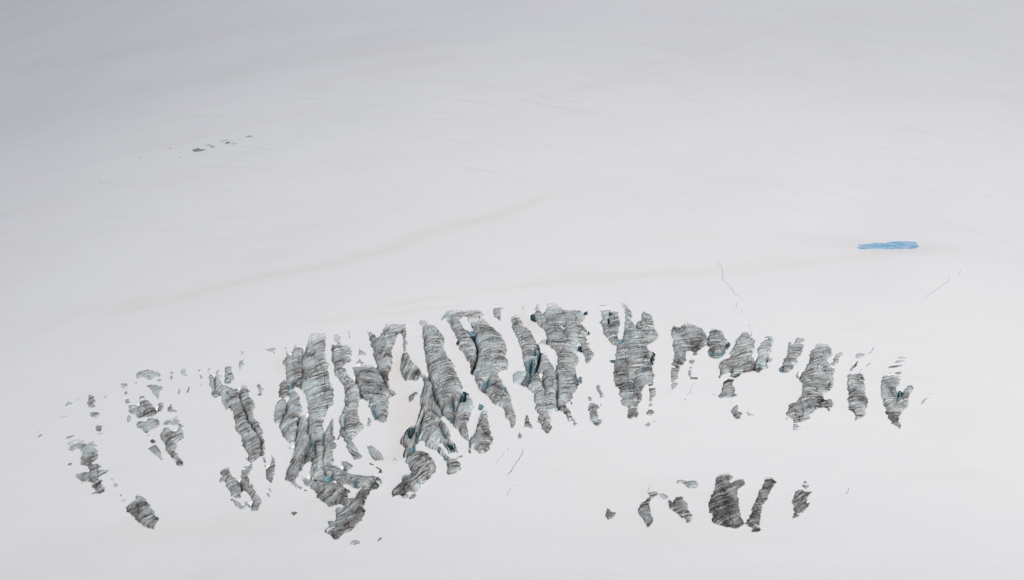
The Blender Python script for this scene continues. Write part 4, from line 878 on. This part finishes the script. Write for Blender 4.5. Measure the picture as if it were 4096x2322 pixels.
    a.data.foreach_set("vector", np.stack([tt.ravel(), s.ravel(), np.full(s.size, ti * 3.1)], 1)[used].astype(np.float32).ravel())
    t['obj'] = put(t['name'], me, tuple(loc), label=t['label'], cat=t['cat'], group=GROUPS.get(t['cat']))
    t['loc'] = loc
print("ice vertices", nv)

# ------------------------------------------------------------------ openings in the ice, parts of the ice they cut
for ci, c in enumerate(crevs):
    P = c['poly']; g = 0.22; m = 1.0
    xs = np.arange(P[:, 0].min() - m, P[:, 0].max() + m, g); ysq = np.arange(P[:, 1].min() - m, P[:, 1].max() + m, g)
    X, Y = np.meshgrid(xs, ysq)
    f = sdist(X, Y, P) + 0.18 * noise(X * 0.9, Y * 0.9, 90) + c['dil']
    hw = f.max(); fp = np.clip(f, 0, None)
    steep = 3.2 if c['kind'] == 'deep' else 1.6
    h = -np.minimum(fp * steep, c['depth'] * (1 - np.exp(-fp * steep / c['depth']))) + 0.25 * noise(X / 1.5, Y / 1.5, 91) * smooth(0, 1, f)
    h = np.where(f < 0, 0.05 - 3.0 * np.clip(-f - 0.35, 0, 9), h)
    F, used = grid_faces(f > -1.2)
    cen = P.mean(0); best = None
    for t in things:
        if 'obj' not in t: continue
        Q = t['poly']
        if Q[:, 0].min() - 6 > cen[0] or Q[:, 0].max() + 6 < cen[0] or Q[:, 1].min() - 6 > cen[1] or Q[:, 1].max() + 6 < cen[1]: continue
        d = sdist(P[:, 0], P[:, 1], Q).mean()
        if best is None or d > best[0]: best = (d, t)
    if best is None: print("no owner", ci); continue
    o = best[1]
    V = np.stack([X.ravel(), Y.ravel(), (base(X, Y) + h).ravel()], 1)[used] - o['loc']
    nm = "crevasse" if c['kind'] == 'deep' else "blue_ice_wall"
    me = quads_mesh(nm, V, F, [M_DEEP if c['kind'] == 'deep' else M_FACE])
    put(nm, me, parent=o['obj'])

# ------------------------------------------------------------------ thin cracks: little trenches between wind-packed lips
def crack(label, w, dark, P, seed):
    n = 14 * (len(P) - 1) + 1
    seg = np.concatenate([[0], np.cumsum(np.hypot(*np.diff(P, axis=0).T))])
    q = np.linspace(0, seg[-1], n)
    c = np.stack([np.interp(q, seg, P[:, 0]), np.interp(q, seg, P[:, 1])], 1)
    c[:, 0] += 0.45 * noise(q / 3, q * 0 + seed, 95) * min(1, seg[-1] / 10); c[:, 1] += 0.5 * noise(q / 3, q * 0 + seed + 9, 96) * min(1, seg[-1] / 10)
    tg = np.gradient(c, axis=0); tg /= np.linalg.norm(tg, axis=1, keepdims=True) + 1e-9
    nr = np.stack([-tg[:, 1], tg[:, 0]], 1)
    ww = w * (0.55 + 0.9 * np.abs(noise(q / 2.2, q * 0 + seed, 97))) * np.clip(np.minimum(q, seg[-1] - q) / (0.12 * seg[-1]), 0.12, 1)
    dark *= 0.68; hl = 0.06 if P[:, 1].mean() < 1130 else 0.05
    offs = [(-1.2, -0.25), (-0.62, hl), (-0.5, 0.05), (0.5, 0.05), (0.62, hl), (1.2, -0.25)]
    rows = []
    for k, z in offs:
        p = c + nr * (ww * k)[:, None]
        rows.append(np.column_stack([p, base(p[:, 0], p[:, 1]) + z + 0.03]))
    V = np.stack(rows, 1).reshape(-1, 3)
    m = len(offs); F = []; mi = []
    for i in range(n - 1):
        for j in range(m - 1):
            F.append((i * m + j, i * m + j + 1, (i + 1) * m + j + 1, (i + 1) * m + j)); mi.append(1 if j == 2 else 0)
    loc = np.array([c[:, 0].mean(), c[:, 1].mean(), 0]); loc[2] = float(base(loc[0], loc[1]))
    mat = flat("crack_ice", tuple(np.array([0.62, 0.67, 0.70]) * (1 - dark) + np.array([0.03, 0.07, 0.11]) * dark))
    me = quads_mesh("snow_crack", V - loc, F, [M_SNOW, mat], False)
    me.polygons.foreach_set("material_index", np.array(mi, np.int32)); me.update()
    put("snow_crack", me, tuple(loc), label=label, cat="crack", group="thin cracks in the open snow")
for i, ln in enumerate(CRACK.strip().splitlines()):
    lb, pr, line = ln.split('|'); w, d = [float(v) for v in pr.split(',')]
    crack(lb, w, d, land(parse(line)), i * 3.3)
